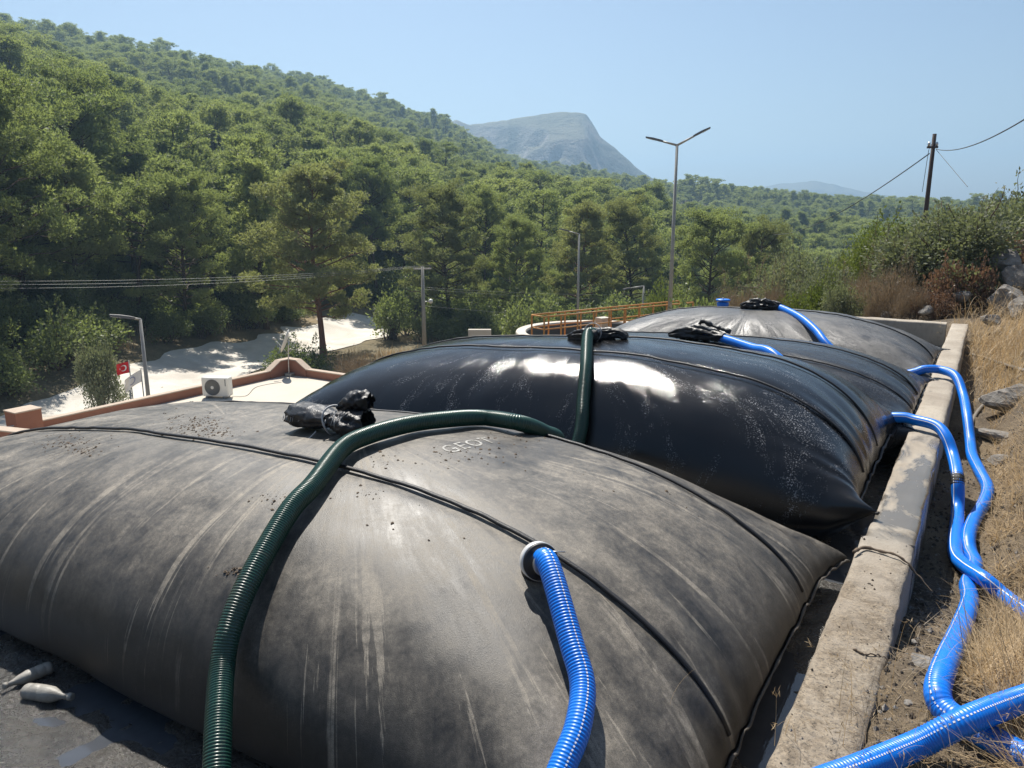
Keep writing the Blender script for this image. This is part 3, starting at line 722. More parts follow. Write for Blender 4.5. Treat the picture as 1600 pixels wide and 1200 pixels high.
# blue hoses from the two farther bags, over the wall and along the gully
s3, n3 = hit(3, 1090, 528)
s3 = drop(3, on_z(1095, 528, .38)[0], 8.25)
A0 = at_Y(1128, 527, 8.2); A0[2] = drop(3, A0[0], A0[1])[2] + .05
tr = lambda x, y, z: np.array([x, y, z])
pa = at_Y(1175, 543, 7.85); pb = at_Y(1212, 556, 7.5)
hA = [A0 + tr(-.25, .05, .0), A0, pa, pb, tr(pb[0] + .5, 7.34, .08), tr(-1.0, 7.34, -.02), on_z(1404, 652, .06), on_z(1428, 656, .06), on_z(1462, 665, .055)]
hA += [on_z(1478, 682, .0), on_z(1489, 712, -.12), on_z(1496, 748, -.21)]
for (x, y, z) in ((1496, 800, .05), (1492, 850, .05), (1496, 872, .055), (1512, 888, .09), (1538, 905, .13), (1570, 932, .07), (1610, 962, .05), (1680, 1010, .05), (1800, 1080, .05)): hA.append(lay(x, y, z))
rA = empty('discharge_hose', hA[-1], 'smooth blue hose crossing the wall nearest, kinked at the gully bottom', 'hose')
hose(rA, hA, .046, .03, 'blue', R(35), False, 20)
ia = np.array(hA[11]); ib = np.array(hA[12])
mk('taped_joint', *tube(smooth_path([hA[10] * .25 + ia * .75, ia, ia * .8 + ib * .2], 24)[0], .0485 + .002 * np.sin(np.arange(24) * 2.1), 18), M['tape'], rA)
sleeve('port_sleeve', [A0 + tr(-.62, .06, -.02), A0 + tr(-.45, .05, .02), A0 + tr(-.28, .04, .03), A0 + tr(-.12, .02, .02), A0 + tr(.03, -.01, .01)], [.03, .085, .10, .075, .055], 9, bag_root[3], .38)
mk('sleeve_tail', *tube(smooth_path([A0 + tr(-.30, .05, .08), A0 + tr(-.24, .06, .16), A0 + tr(-.12, .05, .12), A0 + tr(.08, .02, .075)], 30)[0], .022 * (1 + .5 * vnoise(np.arange(30) * .6, 2)), 10), M['sleeve'], bag_root[3])
B0 = at_Y(1217, 480, 10.8); B0[2] = drop(4, B0[0], B0[1])[2] + .05
pc = at_Y(1250, 496, 10.35); pd = at_Y(1275, 517, 9.95); pe = at_Y(1294, 540, 9.7)
hB = [B0 + tr(-.2, .03, 0), B0, pc, pd, pe, tr(pe[0] + .35, 9.66, -.02), tr(-1.0, 9.66, -.08), on_z(1424, 583, .02), on_z(1445, 577, .07), on_z(1470, 578, .07), on_z(1493, 588, .05)]
hB += [on_z(1505, 618, -.10), on_z(1511, 650, -.2)]
for (x, y, z) in ((1516, 690, .06), (1519, 712, .05), (1530, 735, .05), (1543, 762, .05), (1538, 785, .05), (1522, 812, .05), (1513, 838, .05), (1515, 862, .045), (1523, 880, .035), (1519, 898, .035), (1512, 915, .045), (1515, 940, .05), (1500, 985, .05), (1477, 1038, .05), (1465, 1078, .05), (1474, 1106, .05), (1502, 1128, .045), (1545, 1152, .045), (1600, 1182, .045), (1680, 1222, .045)): hB.append(lay(x, y, z))
rB = empty('discharge_hose', hB[-1], 'blue hose from the farthest bag winding down the gully and under the other hose', 'hose')
hose(rB, hB, .048, .0125, 'blue', R(32), True, 18, .03)
sleeve('port_sleeve', [B0 + tr(-.52, .02, -.02), B0 + tr(-.38, .02, .02), B0 + tr(-.2, .01, .03), B0 + tr(.02, 0, .01)], [.04, .085, .09, .06], 13, bag_root[4], .4)
hC = [lay(x, y, z) if x > 1400 else on_z(x, y, .05) for (x, y, z) in ((1180, 1275, .05), (1270, 1228, .05), (1345, 1200, .05), (1430, 1165, .08), (1510, 1126, .14), (1600, 1092, .09), (1720, 1055, .05))]
rC = empty('discharge_hose', hC[-1], 'ribbed blue hose lying across the lower corner over another hose', 'hose')
hose(rC, hC, .046, .0125, 'blue', R(25), True, 22, .075)

# tied sleeve end resting on the back of the grey bag
def dz(x, y, off): 
    p = drop(1, x, y); return np.array([x, y, p[2] + off])
SL = empty('fabric_sleeve', dz(-4.6, 4.05, 0), 'tied off black fabric sleeve with frayed edge resting behind the grey bag', 'sleeve')
def over(px, py, lift):
    p, nn = hit(1, px, py); return p + np.array([0, 0, lift])
c0 = over(470, 668, .085); c1 = over(522, 678, .085); c2 = over(576, 680, .09)
def crumple(name, P, Rf, seed, parent, wr, hollow=True, seg=44, n=60, flat=.85):
    P, L = smooth_path(P, n); s = np.linspace(0, 1, n); rad = np.interp(s, np.linspace(0, 1, len(Rf)), Rf)
    a = np.linspace(0, 2 * math.pi, seg, endpoint=False)
    r = rad[:, None] * (1 + wr * (1 - 2.2 * np.abs(fbm(np.cos(a)[None] * 1.9 + seed, np.sin(a)[None] * 1.9, s[:, None] * 2.3, 4, seed))))
    V, F = tube(P, r, seg, False, (0, 0, 1), flat)
    if hollow:
        V2, F2 = tube(P[:18], r[:18] * .93, seg, False, (0, 0, 1), flat); off = len(V)
        rim = np.stack([np.arange(seg), np.roll(np.arange(seg), -1), off + np.roll(np.arange(seg), -1), off + np.arange(seg)], -1)
        F = np.concatenate([F, F2[:, ::-1] + off, rim]); V = np.concatenate([V, V2])
    return mk(name, V, F, M['sleeve'], parent)
crumple('open_end', [c0, c0 * .5 + c1 * .5, c1], [.115, .11, .07], 4, SL, .10, True, 44, 60, .62)
crumple('bunched_end', [c2, c2 * .6 + c1 * .4 + tr(0, 0, -.02), c1], [.09, .12, .07], 8, SL, .16, True, 44, 60, .62)
crumple('upper_fold', [c2 + tr(-.02, .05, .10), c2 * .5 + c1 * .5 + tr(0, .06, .10), c1 + tr(0, .05, .05)], [.055, .06, .03], 15, SL, .3, True, 30, 40)
mk('tie_cord', *tube(smooth_path([c1 + .083 * np.array([.15 * math.sin(2 * a), math.cos(a), math.sin(a)]) for a in np.linspace(0, 6.6, 18)], 60)[0], .006, 6), M['fray'], SL)
mk('cord_tail', *tube(smooth_path([c1 + tr(-.06, -.08, -.06), c1 + tr(-.09, -.13, -.11), c1 + tr(-.13, -.16, -.15), c1 + tr(-.22, -.2, -.18)], 20)[0], .004, 6), M['fray'], SL)
fr = []
for cc, rr, nn_ in ((c0, .118, 26), (c2 * .45 + c1 * .55, .118, 16)):
    for i in range(nn_):
        a = rng.uniform(.55, 2.6); off = rng.uniform(0, .16) if cc is c0 else rng.uniform(-.07, .07)
        p = cc + np.array([off, -rr * math.cos(a) * .55 - .075, rr * math.sin(a) * .62 - .02]); fr.append(cyl(p, p + np.array([rng.uniform(-.01, .01), -.014, -rng.uniform(.015, .045)]), .0028, .001, 4))
V, F = join([(v, f) for v, f in fr]); fo = mk('frayed_threads', V, F, M['fray'], SL); fo['kind'] = 'stuff'

# ------------------------------------------------------------------ bottles on the wet floor
def bottle(p, ang, label, s=1.0):
    ax = np.array([math.cos(ang), math.sin(ang), .03])
    root = empty('plastic_bottle', p, label, 'bottle', 'bottles on the wet floor')
    prof = [(0, .012), (.002, .029), (.01, .033), (.03, .033), (.034, .031), (.038, .033), (.07, .033), (.075, .0305), (.08, .033), (.11, .033), (.125, .031), (.145, .025), (.165, .017), (.178, .0125), (.205, .012)]
    V, F = lathe([(a * s, b * s) for a, b in prof], p, ax, 20); V = V + .002 * np.stack([vnoise(V[:, 0] * 40, V[:, 1] * 40, V[:, 2] * 40, k) for k in range(3)], 1)
    mk('bottle_body', V, F, M['bottle'], root)
    mk('bottle_cap', *lathe([(.204 * s, .012 * s), (.205 * s, .0155 * s), (.222 * s, .0155 * s), (.223 * s, .01 * s)], p, ax, 16), M['bottle'], root)
b1 = on_z(40, 1080, FLOOR + .03); b2 = on_z(105, 1090, FLOOR + .03)
dv2 = b2 - b1
bottle(b1, math.atan2(dv2[1], dv2[0]), 'muddy grey plastic bottle lying whole in the sunlit sludge', 1.15)
b3 = on_z(80, 1042, FLOOR + .03); b4 = on_z(48, 1056, FLOOR + .03); dv2 = b4 - b3
bottle(b3, math.atan2(dv2[1], dv2[0]), 'pale crushed bottle half in the shadow of the grey bag', .95)

# ------------------------------------------------------------------ house with flat roof
HR = -3.45; HX0, HX1, HY0, HY1 = -19.6, -10.2, 5.2, 17.6
house = empty('flat_roof_house', ((HX0 + HX1) / 2, (HY0 + HY1) / 2, HR - 3.6), 'flat roofed house below the basin with red brown parapet', 'house')
mk('wall', *box(((HX0 + HX1) / 2, (HY0 + HY1) / 2, HR - 2.1), (HX1 - HX0 - .1, HY1 - HY0 - .1, 4.0)), M['house_wall'], house, False)
mk('roof_slab', *box(((HX0 + HX1) / 2, (HY0 + HY1) / 2, HR - .06), (HX1 - HX0, HY1 - HY0, .12)), M['roof'], house, False)
PH = .23
def para(a, b, h0=PH, th=.18):
    a = np.array(a, float); b = np.array(b, float); d = b - a; L = np.linalg.norm(d); c = (a + b) / 2; rz = math.atan2(d[1], d[0])
    o = mk('parapet', *box((c[0], c[1], HR + h0 / 2 + .002), (L, th, h0), rz), M['parapet'], house, False)
    mk('coping', *box((c[0], c[1], HR + h0 + .02), (L, th + .03, .035), rz, .008), M['coping'], o, False)
para((HX0, HY0 + 4.25), (HX0, HY1 - .9)); para((HX0 + .9, HY1), (HX1, HY1)); para((HX0, HY0), (HX0, HY0 + 2.6)); para((HX0 + .2, HY0 + .0), (HX1, HY0))
# raised corner pieces
def corner(c, dx, dy, hh=.50):
    pts = [(0, 0), (.9, 0), (.9, PH), (.45, hh), (0, hh)]
    for ax in (0, 1):
        d = np.array((dx, 0)) if ax == 0 else np.array((0, dy)); nrm = np.array((0, 1)) if ax == 0 else np.array((1, 0))
        V = []
        for s_ in (-.115 if ax == 0 else -.113, .115 if ax == 0 else .113):
            for (t_, h_) in pts: q = np.array(c) + d * t_ + nrm * s_; V.append((q[0], q[1], HR + h_ + .001 + .002 * ax))
        F = [(4, 3, 2, 1, 0), (5, 6, 7, 8, 9)] + [(i, (i + 1) % 5, 5 + (i + 1) % 5, 5 + i) for i in range(5)]
        o = mk('parapet', V, F, M['parapet'], house, False)
        V2 = []
        for s_ in (-.13, .13):
            for (t_, h_) in ((-.12, hh), (.45, hh), (.92, PH), (.92, PH + .035), (.46, hh + .035), (-.12, hh + .035)):
                q = np.array(c) + d * t_ + nrm * s_; V2.append((q[0], q[1], HR + h_ + .004 + .003 * ax))
        mk('coping', V2, [(5, 4, 3, 2, 1, 0), (6, 7, 8, 9, 10, 11)] + [(i, (i + 1) % 6, 6 + (i + 1) % 6, 6 + i) for i in range(6)], M['coping'], o, False)
corner((HX0, HY1), 1, -1); corner((HX0, HY0 + 4.25), 1, -1, .6) if False else None
# doorway-like notch in the parapet near the picture's left
nb = on_z(8, 668, HR)
for i, (c_, s_, rz_) in enumerate((((HX0 + .05, HY0 + 3.95, HR + .3), (.5, .6, .6), 0), ((HX0 + .9, HY0 + 3.2, HR + .2), (1.3, .26, .40), .25))):
    o = mk('parapet', *box(c_, s_, rz_), M['parapet'], house, False)
    mk('coping', *box((c_[0], c_[1], c_[2] + s_[2] / 2 + .02), (s_[0] + .04, s_[1] + .04, .036), rz_, .008), M['coping'], o, False)
# air conditioner
acp = on_z(341, 621, HR); acz = HR
ac = empty('air_conditioner', (acp[0], acp[1], acz), 'white outdoor air conditioner unit on the pale roof', 'air conditioner')
ang = R(24); ux = np.array([math.cos(ang), math.sin(ang), 0]); uy = np.array([-math.sin(ang), math.cos(ang), 0])
cz = acz + .06 + .28
def acb(c, s, bev=.0): return box(acp * np.array([1, 1, 0]) + ux * c[0] + uy * c[1] + np.array([0, 0, cz + c[2]]), s, ang, bev)
mk('casing', *acb((0, 0, 0), (.80, .30, .56), .02), M['ac_white'], ac, False)
fc = acp * np.array([1, 1, 0]) + ux * -.07 + uy * -.152 + np.array([0, 0, cz - .01])
gr = mk('fan_guard', *lathe([(0, .235), (.012, .235), (.016, .225), (.010, .222), (.004, .222)], fc, -uy, 40), M['ac_grille'], ac)
mk('fan_recess', *lathe([(-.001, .222), (.0025, .221)], fc, -uy, 40), M['ac_dark'], ac)
for k_ in range(6):
    rr = .05 + k_ * .032; P = [fc - uy * .012 + rr * (math.cos(t) * ux + math.sin(t) * np.array([0, 0, 1])) for t in np.linspace(0, 2 * math.pi, 30)]
    mk('guard_ring', *tube(np.array(P), .004, 5), M['ac_grille'], gr)
for k_ in range(8):
    t = k_ * math.pi / 4; e = math.cos(t) * ux + math.sin(t) * np.array([0, 0, 1]); mk('guard_spoke', *cyl(fc - uy * .010 + e * .04, fc - uy * .010 + e * .23, .004, seg=5), M['ac_grille'], gr)
mk('fan_hub', *lathe([(0, .048), (.016, .048), (.022, .03)], fc, -uy, 20), M['ac_white'], ac)
for k_ in range(5): mk('side_louvre', *acb((-.402, 0, -.19 + k_ * .095), (.012, .24, .07)), M['ac_dark'], ac, False)
for sx in (-.26, .26): mk('foot', *box(acp * np.array([1, 1, 0]) + ux * sx + np.array([0, 0, acz + .03]), (.07, .34, .06), ang), M['ac_grille'], ac, False)
mk('badge', *acb((.33, -.1515, .14), (.028, .004, .20)), M['ac_grille'], ac, False)
cb = [acp + ux * .42 + tr(0, 0, .05), on_z(385, 618, HR + .012), on_z(398, 606, HR + .012), on_z(415, 601, HR + .012), on_z(440, 597, HR + .012)]
tag(mk('power_cable', *tube(smooth_path(cb, 60)[0], .007, 6), M['cable'], None), 'thin dark cable trailing from the air conditioner across the roof', 'cable')
# satellite dish on the roof corner
sd0 = np.array([HX0 + .25, HY1 - .25, HR + .0]); dish = empty('satellite_dish', sd0, 'white satellite dish on the raised parapet corner', 'satellite dish')
dax = -RT * .93 - HEAD * .12 + np.array([0, 0, .34]); dax /= np.linalg.norm(dax)
dc = sd0 + tr(0, 0, 1.15)
mk('dish_bowl', *lathe([(0, .03), (.006, .12), (.03, .26), (.07, .40), (.074, .40), (.036, .26), (.012, .12), (.008, .03)], dc, dax, 32), M['ac_white'], dish)
mk('mast', *tube(smooth_path([sd0, sd0 + tr(.02, 0, .6), dc - dax * .05], 14)[0], .022, 10), M['steel'], dish)
mk('feed_arm', *cyl(dc - tr(0, 0, .36) + dax * .03, dc + dax * .42 - tr(0, 0, .05), .012, seg=8), M['steel'], dish)
mk('feed_horn', *cyl(dc + dax * .36 - tr(0, 0, .05), dc + dax * .48 - tr(0, 0, .03), .03, .035, 12), M['grey_paint'], dish)
mk('base_plate', *box(sd0 + tr(0.03, 0, .05), (.24, .24, .10), .3, .01), M['pole_conc'], dish, False)
# loose rope by the parapet
rope = [on_z(8, 668, HR + .25), on_z(22, 665, HR + .30), on_z(33, 658, HR + .40), on_z(38, 663, HR + .28), on_z(27, 664, HR + .33), on_z(45, 668, HR + .18)]
tag(mk('rope', *tube(smooth_path(rope, 50)[0], .018, 6), M['fray'], None), 'pale rope looped over the red parapet', 'rope')

# ------------------------------------------------------------------ poles, lamps, wires
def gz(p): return ground_z(p[0], p[1])
def street_lamp(px, py_top, d, arms, label, hgt=None, r0=.07, head=.62):
    top = at_d(px, py_top, d); zb = gz(top); base = np.array([top[0], top[1], zb])
    root = empty('street_lamp', base, label, 'street lamp', 'street lamps')
    mk('pole', *cyl(base - tr(0, 0, .2), top, r0 * 1.35, r0 * .75, 14), M['grey_paint'], root)
    mk('base_plate', *box(base + tr(0, 0, .03), (.34, .34, .08), 0, .01), M['grey_paint'], root, False)
    for (ex, ey) in arms:
        e = at_d(ex, ey, d); v = e - top; L = np.linalg.norm(v); v /= L
        mk('arm', *cyl(top - v * .03, top + v * (L - head), r0 * .62, r0 * .5, 10), M['grey_paint'], root)
        sd_ = np.cross(v, (0, 0, 1)); sd_ /= np.linalg.norm(sd_); un = np.cross(sd_, v)
        hv = []
        for (t, wv, h0, h1) in ((L - head - .08, .05, -.02, .05), (L - head + .06, .10, -.035, .06), (L - head * .45, .125, -.035, .055), (L, .10, -.03, .02)):
            for a, b in ((-wv, h0), (wv, h0), (wv * .8, h1), (-wv * .8, h1)): hv.append(top + v * t + sd_ * a + un * b)
        F = [(3, 2, 1, 0), (12, 13, 14, 15)] + [(k * 4 + i, k * 4 + (i + 1) % 4, k * 4 + 4 + (i + 1) % 4, k * 4 + 4 + i) for k in range(3) for i in range(4)]
        hd = mk('lamp_head', hv, F, M['lamp_body'], root, False)
        for k in range(4):
            tt = L - head * .52 + k * head * .125
            lv = [top + v * (tt + q0_) + sd_ * q1_ - un * .039 for q0_, q1_ in ((0, -.09), (head * .1, -.09), (head * .1, .09), (0, .09))]
            lv += [x_ - un * .012 for x_ in lv]
            mk('lamp_lens', lv, [(0, 1, 2, 3), (7, 6, 5, 4), (0, 4, 5, 1), (1, 5, 6, 2), (2, 6, 7, 3), (3, 7, 4, 0)], M['lamp_lens'], hd, False)
    return root
street_lamp(1058, 227, 38, [(1009, 214), (1110, 199)], 'tall double armed street lamp standing against the sky', r0=.085, head=.75)
street_lamp(905, 366, 50, [(873, 357)], 'single armed street lamp in front of the dark pines', r0=.075)
street_lamp(219, 499, 30, [(171, 492)], 'single armed street lamp behind the roof parapet beside the flags', r0=.07, head=.72)
street_lamp(1006, 447, 58, [(973, 452)], 'short angular floodlight post beyond the tank railing', r0=.09, head=.5)
def cable(a, b, sag, r, n=40, mat='cable'):
    t = np.linspace(0, 1, n)[:, None]; P = np.array(a) * (1 - t) + np.array(b) * t; P[:, 2] -= sag * 4 * (t * (1 - t))[:, 0]
    return mk('overhead_cable', *tube(P, r, 5), M[mat])
# concrete pole with crossarm
pt_ = at_d(660, 417, 52); pb_ = np.array([pt_[0], pt_[1], gz(pt_)])
pole = empty('utility_pole', pb_, 'pale concrete utility pole with a short crossarm by the road', 'utility pole')
mk('post', *cyl(pb_ - tr(0, 0, .3), pt_, .17, .10, 14), M['pole_conc'], pole)
cxd = RT * .95 + HEAD * .3
mk('crossarm', *box(pt_ - tr(0, 0, .12), (1.2, .08, .09), math.atan2(cxd[1], cxd[0])), M['steel'], pole, False)
ins = []
for t in (-.52, 0., .52):
    q = pt_ + cxd / np.linalg.norm(cxd) * t - tr(0, 0, .07); ins.append(q + tr(0, 0, .14))
    mk('insulator', *lathe([(0, .02), (.02, .04), (.05, .045), (.07, .03), (.10, .045), (.13, .03), (.15, .02)], q, (0, 0, 1), 12), M['lamp_body'], pole)
pl = at_d(672, 471, 52)
mk('lamp_arm', *cyl(pt_ - tr(0, 0, 2.3), pl, .02, seg=8), M['steel'], pole)
mk('pole_lamp', *lathe([(-.12, .04), (-.05, .13), (.05, .17), (.16, .12), (.2, .03)], pl, (RT[0], RT[1], .35), 14), M['lamp_lens'], pole)
lv_ = [at_d(-260, 437, 44), at_d(-260, 442, 44), at_d(-260, 448, 45), at_d(-260, 446, 43)]
for i_, (q, e) in enumerate(zip(ins, lv_)): tag(cable(q, e, (.40 + .08 * i_), .008, 40, 'cable_pale'), ['uppermost of the thin pale power lines strung in front of the shrubs above the roof', 'middle one of the thin pale power lines strung above the roof', 'lowest of the thin pale power lines strung in front of the shrubs above the roof'][i_], 'power line', 'power lines leaving the concrete pole')
for i_, (y0, x1, y1) in enumerate(((449, 1180, 452), (478, 1150, 492), (452, 1180, 462))): tag(cable(at_d(664, y0, 52), at_d(x1, y1, 75), .5, .009, 40, 'cable_pale'), ['topmost thin line running from the concrete pole past the tank', 'lowest sloping thin line running from the lamp on the concrete pole past the tank', 'second thin line below the topmost one running past the tank'][i_], 'power line', 'lines running past the tank')
# wooden pole with wires
wt = at_d(1460.5, 209, 27); wb = at_d(1446, 336, 27.3); v = wb - wt; wb = wt + v * ((gz(wb) - .4 - wt[2]) / v[2])
wp = empty('wooden_pole', wb, 'leaning dark wooden pole rising from the scrub', 'utility pole')
mk('post', *cyl(wb, wt, .075, .055, 12), M['pole_wood'], wp)
k1 = at_d(1455, 236, 27)
mk('crossarm', *box(at_d(1457, 230, 26.9), (.3, .06, .06), AZ * .6), M['pole_wood'], wp, False)
for s_ in (-.11, .12): mk('insulator', *lathe([(0, .02), (.03, .04), (.08, .04), (.12, .02)], at_d(1457, 230, 26.9) + RT * s_ + tr(0, 0, .03), (0, 0, 1), 10), M['steel'], wp)
tag(cable(at_d(1463, 233, 27), at_d(1660, 148, 12), .25, .011), 'black cable climbing from the wooden pole across the open sky', 'power line')
tag(cable(at_d(1452, 240, 27), at_d(1195, 364, 70), .9, .018), 'black cable slanting down from the wooden pole to the pines', 'power line')
tag(cable(at_d(1463, 234, 27), at_d(1512, 292, 24), .0, .007), 'thin stay wire slanting down from the wooden pole', 'wire')
tag(mk('service_cable', *tube(smooth_path([at_d(1458, 222, 27), at_d(1452, 232, 26.9), at_d(1449, 248, 26.9), at_d(1441, 300, 27)], 30)[0], .008, 5), M['cable']), 'loose cable hanging down beside the wooden pole', 'wire')

# flags
def flag(px, top_y, d, wdt, hgt, drop_, mat, label, emblem):
    top = at_d(px, top_y, d); base = np.array([top[0], top[1], gz(top)])
    root = empty('flag', base, label, 'flag', 'flags behind the house')
    mk('flag_pole', *cyl(base - tr(0, 0, .1), top, .028, .02, 8), M['grey_paint'], root)
    dirv = -RT * .95 + HEAD * .2; dirv /= np.linalg.norm(dirv); nr = np.cross(dirv, (0, 0, 1))
    def S(s, t, off=0.):
        wv = .07 * np.sin(s * 7 + t * 2) * s + .03 * np.sin(s * 13 - t * 4) * s
        p = top + dirv * (s * wdt * .93) + nr * wv[..., None] if False else top[None] + np.multiply.outer(s * wdt, dirv) + np.multiply.outer(wv + off, nr)
        p[..., 2] -= t * hgt + s**1.3 * drop_ + .05; return p
    n, m = 26, 18; s, t = np.meshgrid(np.linspace(0, 1, n), np.linspace(0, 1, m), indexing='ij')
    V = np.concatenate([S(s.ravel(), t.ravel(), .003), S(s.ravel(), t.ravel(), -.003)]); G = grid_faces(n, m)
    cl = mk('cloth', V, np.concatenate([G, G[:, ::-1] + n * m]), mat, root)
    for (poly, mt) in emblem:
        poly = np.array(poly)
        for off in (.008, -.008): 
            mk('emblem', S(poly[:, 0], poly[:, 1], off), [tuple(range(i, i + 1)) for i in ()] or EMF[len(poly)], mt, cl, False)
EMF = {}
def ringpoly(cx, cy, ro, ri, ox, a0, a1, asp, n=28):
    """crescent / arc band between an outer circle and an offset inner one, as a quad strip"""
    P = []
    for a in np.linspace(a0, a1, n): P += [(cx + ro * math.cos(a) / asp, cy + ro * math.sin(a)), (cx + ox + ri * math.cos(a) / asp, cy + ri * math.sin(a))]
    EMF[len(P)] = [(2 * i, 2 * i + 1, 2 * i + 3, 2 * i + 2) for i in range(n - 1)]; return P
def starpoly(cx, cy, r, asp):
    P = []
    for i in range(10): a = math.pi / 10 + i * math.pi / 5; q = r if i % 2 == 0 else r * .42; P.append((cx + q * math.cos(a) / asp, cy + q * math.sin(a)))
    EMF[10] = [tuple(range(10))]; return P
flag(201, 563, 33, .62, .44, .16, M['flag_red'], 'red flag with a white crescent and star', [(ringpoly(.40, .5, .27, .21, .05, .5, 5.8, 1.4), M['flag_white']), (starpoly(.66, .5, .12, 1.4), M['flag_white'])])
flag(220, 576, 32, .82, .46, .50, M['flag_white'], 'white flag with a faded round emblem drooping from its pole', [(ringpoly(.52, .5, .33, .24, 0., .9, 5.2, 1.8, 26), M['flag_mauve'])])
sp_ = at_d(203, 609, 32); tag(mk('marker_post', *cyl((sp_[0], sp_[1], gz(sp_)), sp_, .04, .035, 8), M['grey_paint']), 'short thin bare post next to the white flag', 'post')

# ------------------------------------------------------------------ round tank with walkway
def cam_xy(u_, v_, z): return np.array([u_ * RT[0] + v_ * HEAD[0], u_ * RT[1] + v_ * HEAD[1], z])
TR = CAMZ - 5.6; tc = cam_xy(4.2, 37.2, TR)
tank = empty('round_tank', (tc[0], tc[1], TR - 3.2), 'round pale concrete settling tank with an ochre railed walkway', 'tank')
mk('tank_wall', *lathe([(-3.2, 4.02), (-.05, 4.02), (0, 4.0), (0, 3.55), (-.06, 3.52), (-1.0, 3.52), (-1.02, .02)], tc, (0, 0, 1), 72), M['tank'], tank, False)
mk('tank_lining', *lathe([(-.98, 3.50), (-.10, 3.505), (-.10, 3.495), (-.99, 3.49), (-.995, .02)], tc, (0, 0, 1), 72), M['tank_dark'], tank, False)
wa = cam_xy(1.15, 33.9, 0); wbq = cam_xy(9.0, 39.6, 0); wd_ = (wbq - wa); WL = np.linalg.norm(wd_); wd_ /= WL; ws = np.array([-wd_[1], wd_[0], 0])
ZD = TR + .10
mk('walkway_deck', *box((wa + wbq) / 2 + tr(0, 0, ZD - .07), (WL, 1.0, .10), math.atan2(wd_[1], wd_[0])), M['rust_rail'], tank, False)
mk('walkway_leg', *box(wa + wd_ * .3 + tr(0, 0, ZD - 1.6), (.25, .9, 2.9), math.atan2(wd_[1], wd_[0])), M['pole_conc'], tank, False)
for s_ in (-.45, .45):
    rl_ = mk('railing', *cyl(wa + ws * s_ + tr(0, 0, ZD + 1.08), wbq + ws * s_ + tr(0, 0, ZD + 1.08), .035, seg=8), M['rust_rail'], tank)
    mk('mid_rail', *cyl(wa + ws * s_ + tr(0, 0, ZD + .52), wbq + ws * s_ + tr(0, 0, ZD + .52), .028, seg=8), M['rust_rail'], rl_)
    for k_ in range(11):
        q = wa + wd_ * (k_ * WL / 10.) + ws * s_; mk('post', *box(q + tr(0, 0, ZD + .52), (.055, .055, 1.06), math.atan2(wd_[1], wd_[0])), M['rust_rail'], rl_, False)
for zz in (1.08, .52): mk('end_rail', *cyl(wa + ws * .45 + tr(0, 0, ZD + zz), wa - ws * .45 + tr(0, 0, ZD + zz), .03, seg=8), M['rust_rail'], tank)
q = wa + wd_ * 3.9; mk('drive_box', *box(q + tr(0, 0, ZD + .34), (.55, .5, .75), math.atan2(wd_[1], wd_[0]), .02), M['tank'], tank, False)
# low wall beside the tank
lw0 = cam_xy(-1.7, 40, 0); lw = np.array([lw0[0], lw0[1], gz(lw0)])
tag(mk('low_wall', *box((lw[0], lw[1], TR - .5), (1.2, .3, .35), AZ, .02), M['tank'], None, False), 'short pale concrete ledge left of the round tank among the trees', 'ledge')
# blue valve showing over the farthest bag
vv = at_Y(1129, 482, 13.3); vr = empty('gate_valve', (vv[0], vv[1], -.35), 'blue gate valve peeping over the farthest bag', 'valve')
vt = at_Y(1129, 466, 13.3)[2]
mk('valve_body', *lathe([(0, .06), (.1, .07), (vt - .12 + .35 - .1, .055), (vt - .12 + .35, .10), (vt - .07 + .35, .10), (vt - .06 + .35, .045)], (vv[0], vv[1], -.35), (0, 0, 1), 20), M['blue'], vr)
mk('handwheel', *lathe([(0, .04), (.0, .115), (.012, .125), (.03, .115), (.03, .04)], (vv[0], vv[1], vt - .045), (0, 0, 1), 24), M['blue'], vr)
mk('valve_stem', *cyl((vv[0], vv[1], vt - .08), (vv[0], vv[1], vt + .01), .015, seg=10), M['steel'], vr)

# ------------------------------------------------------------------ vegetation builders
def blades(C, DR, L, W, r):
    """thin leaf triangles at C pointing along DR"""
    n = len(C); DR = DR / (np.linalg.norm(DR, axis=1)[:, None] + 1e-9)
    q = r.normal(size=(n, 3)); S = np.cross(DR, q); S /= np.linalg.norm(S, axis=1)[:, None] + 1e-9
    L = np.broadcast_to(L, n)[:, None]; W = np.broadcast_to(W, n)[:, None]
    V = np.stack([C - S * W * .5, C + S * W * .5, C + DR * L + S * W * .12], 1)
    return V.reshape(-1, 3), np.arange(3 * n).reshape(-1, 3)
def leafquads(C, DR, L, W, r):
    n = len(C); DR = DR / (np.linalg.norm(DR, axis=1)[:, None] + 1e-9)
    q = r.normal(size=(n, 3)); S = np.cross(DR, q); S /= np.linalg.norm(S, axis=1)[:, None] + 1e-9
    L = np.broadcast_to(L, n)[:, None]; W = np.broadcast_to(W, n)[:, None]
    V = np.stack([C, C + DR * L * .5 + S * W * .5, C + DR * L, C + DR * L * .5 - S * W * .5], 1)
    return V.reshape(-1, 3), np.arange(4 * n).reshape(-1, 4)
def limb(p0, p1, r0, r1, r, seg=6, n=6, wob=.06):
    t = np.linspace(0, 1, n)[:, None]; P = np.array(p0) * (1 - t) + np.array(p1) * t; L = np.linalg.norm(np.array(p1) - np.array(p0))
    P[1:-1] += r.normal(size=(n - 2, 3)) * wob * L * .5
    return tube(P, np.linspace(r0, r1, n), seg, False, (1, 0, 0) if abs(P[-1, 2] - P[0, 2]) > .8 * L else (0, 0, 1)), P
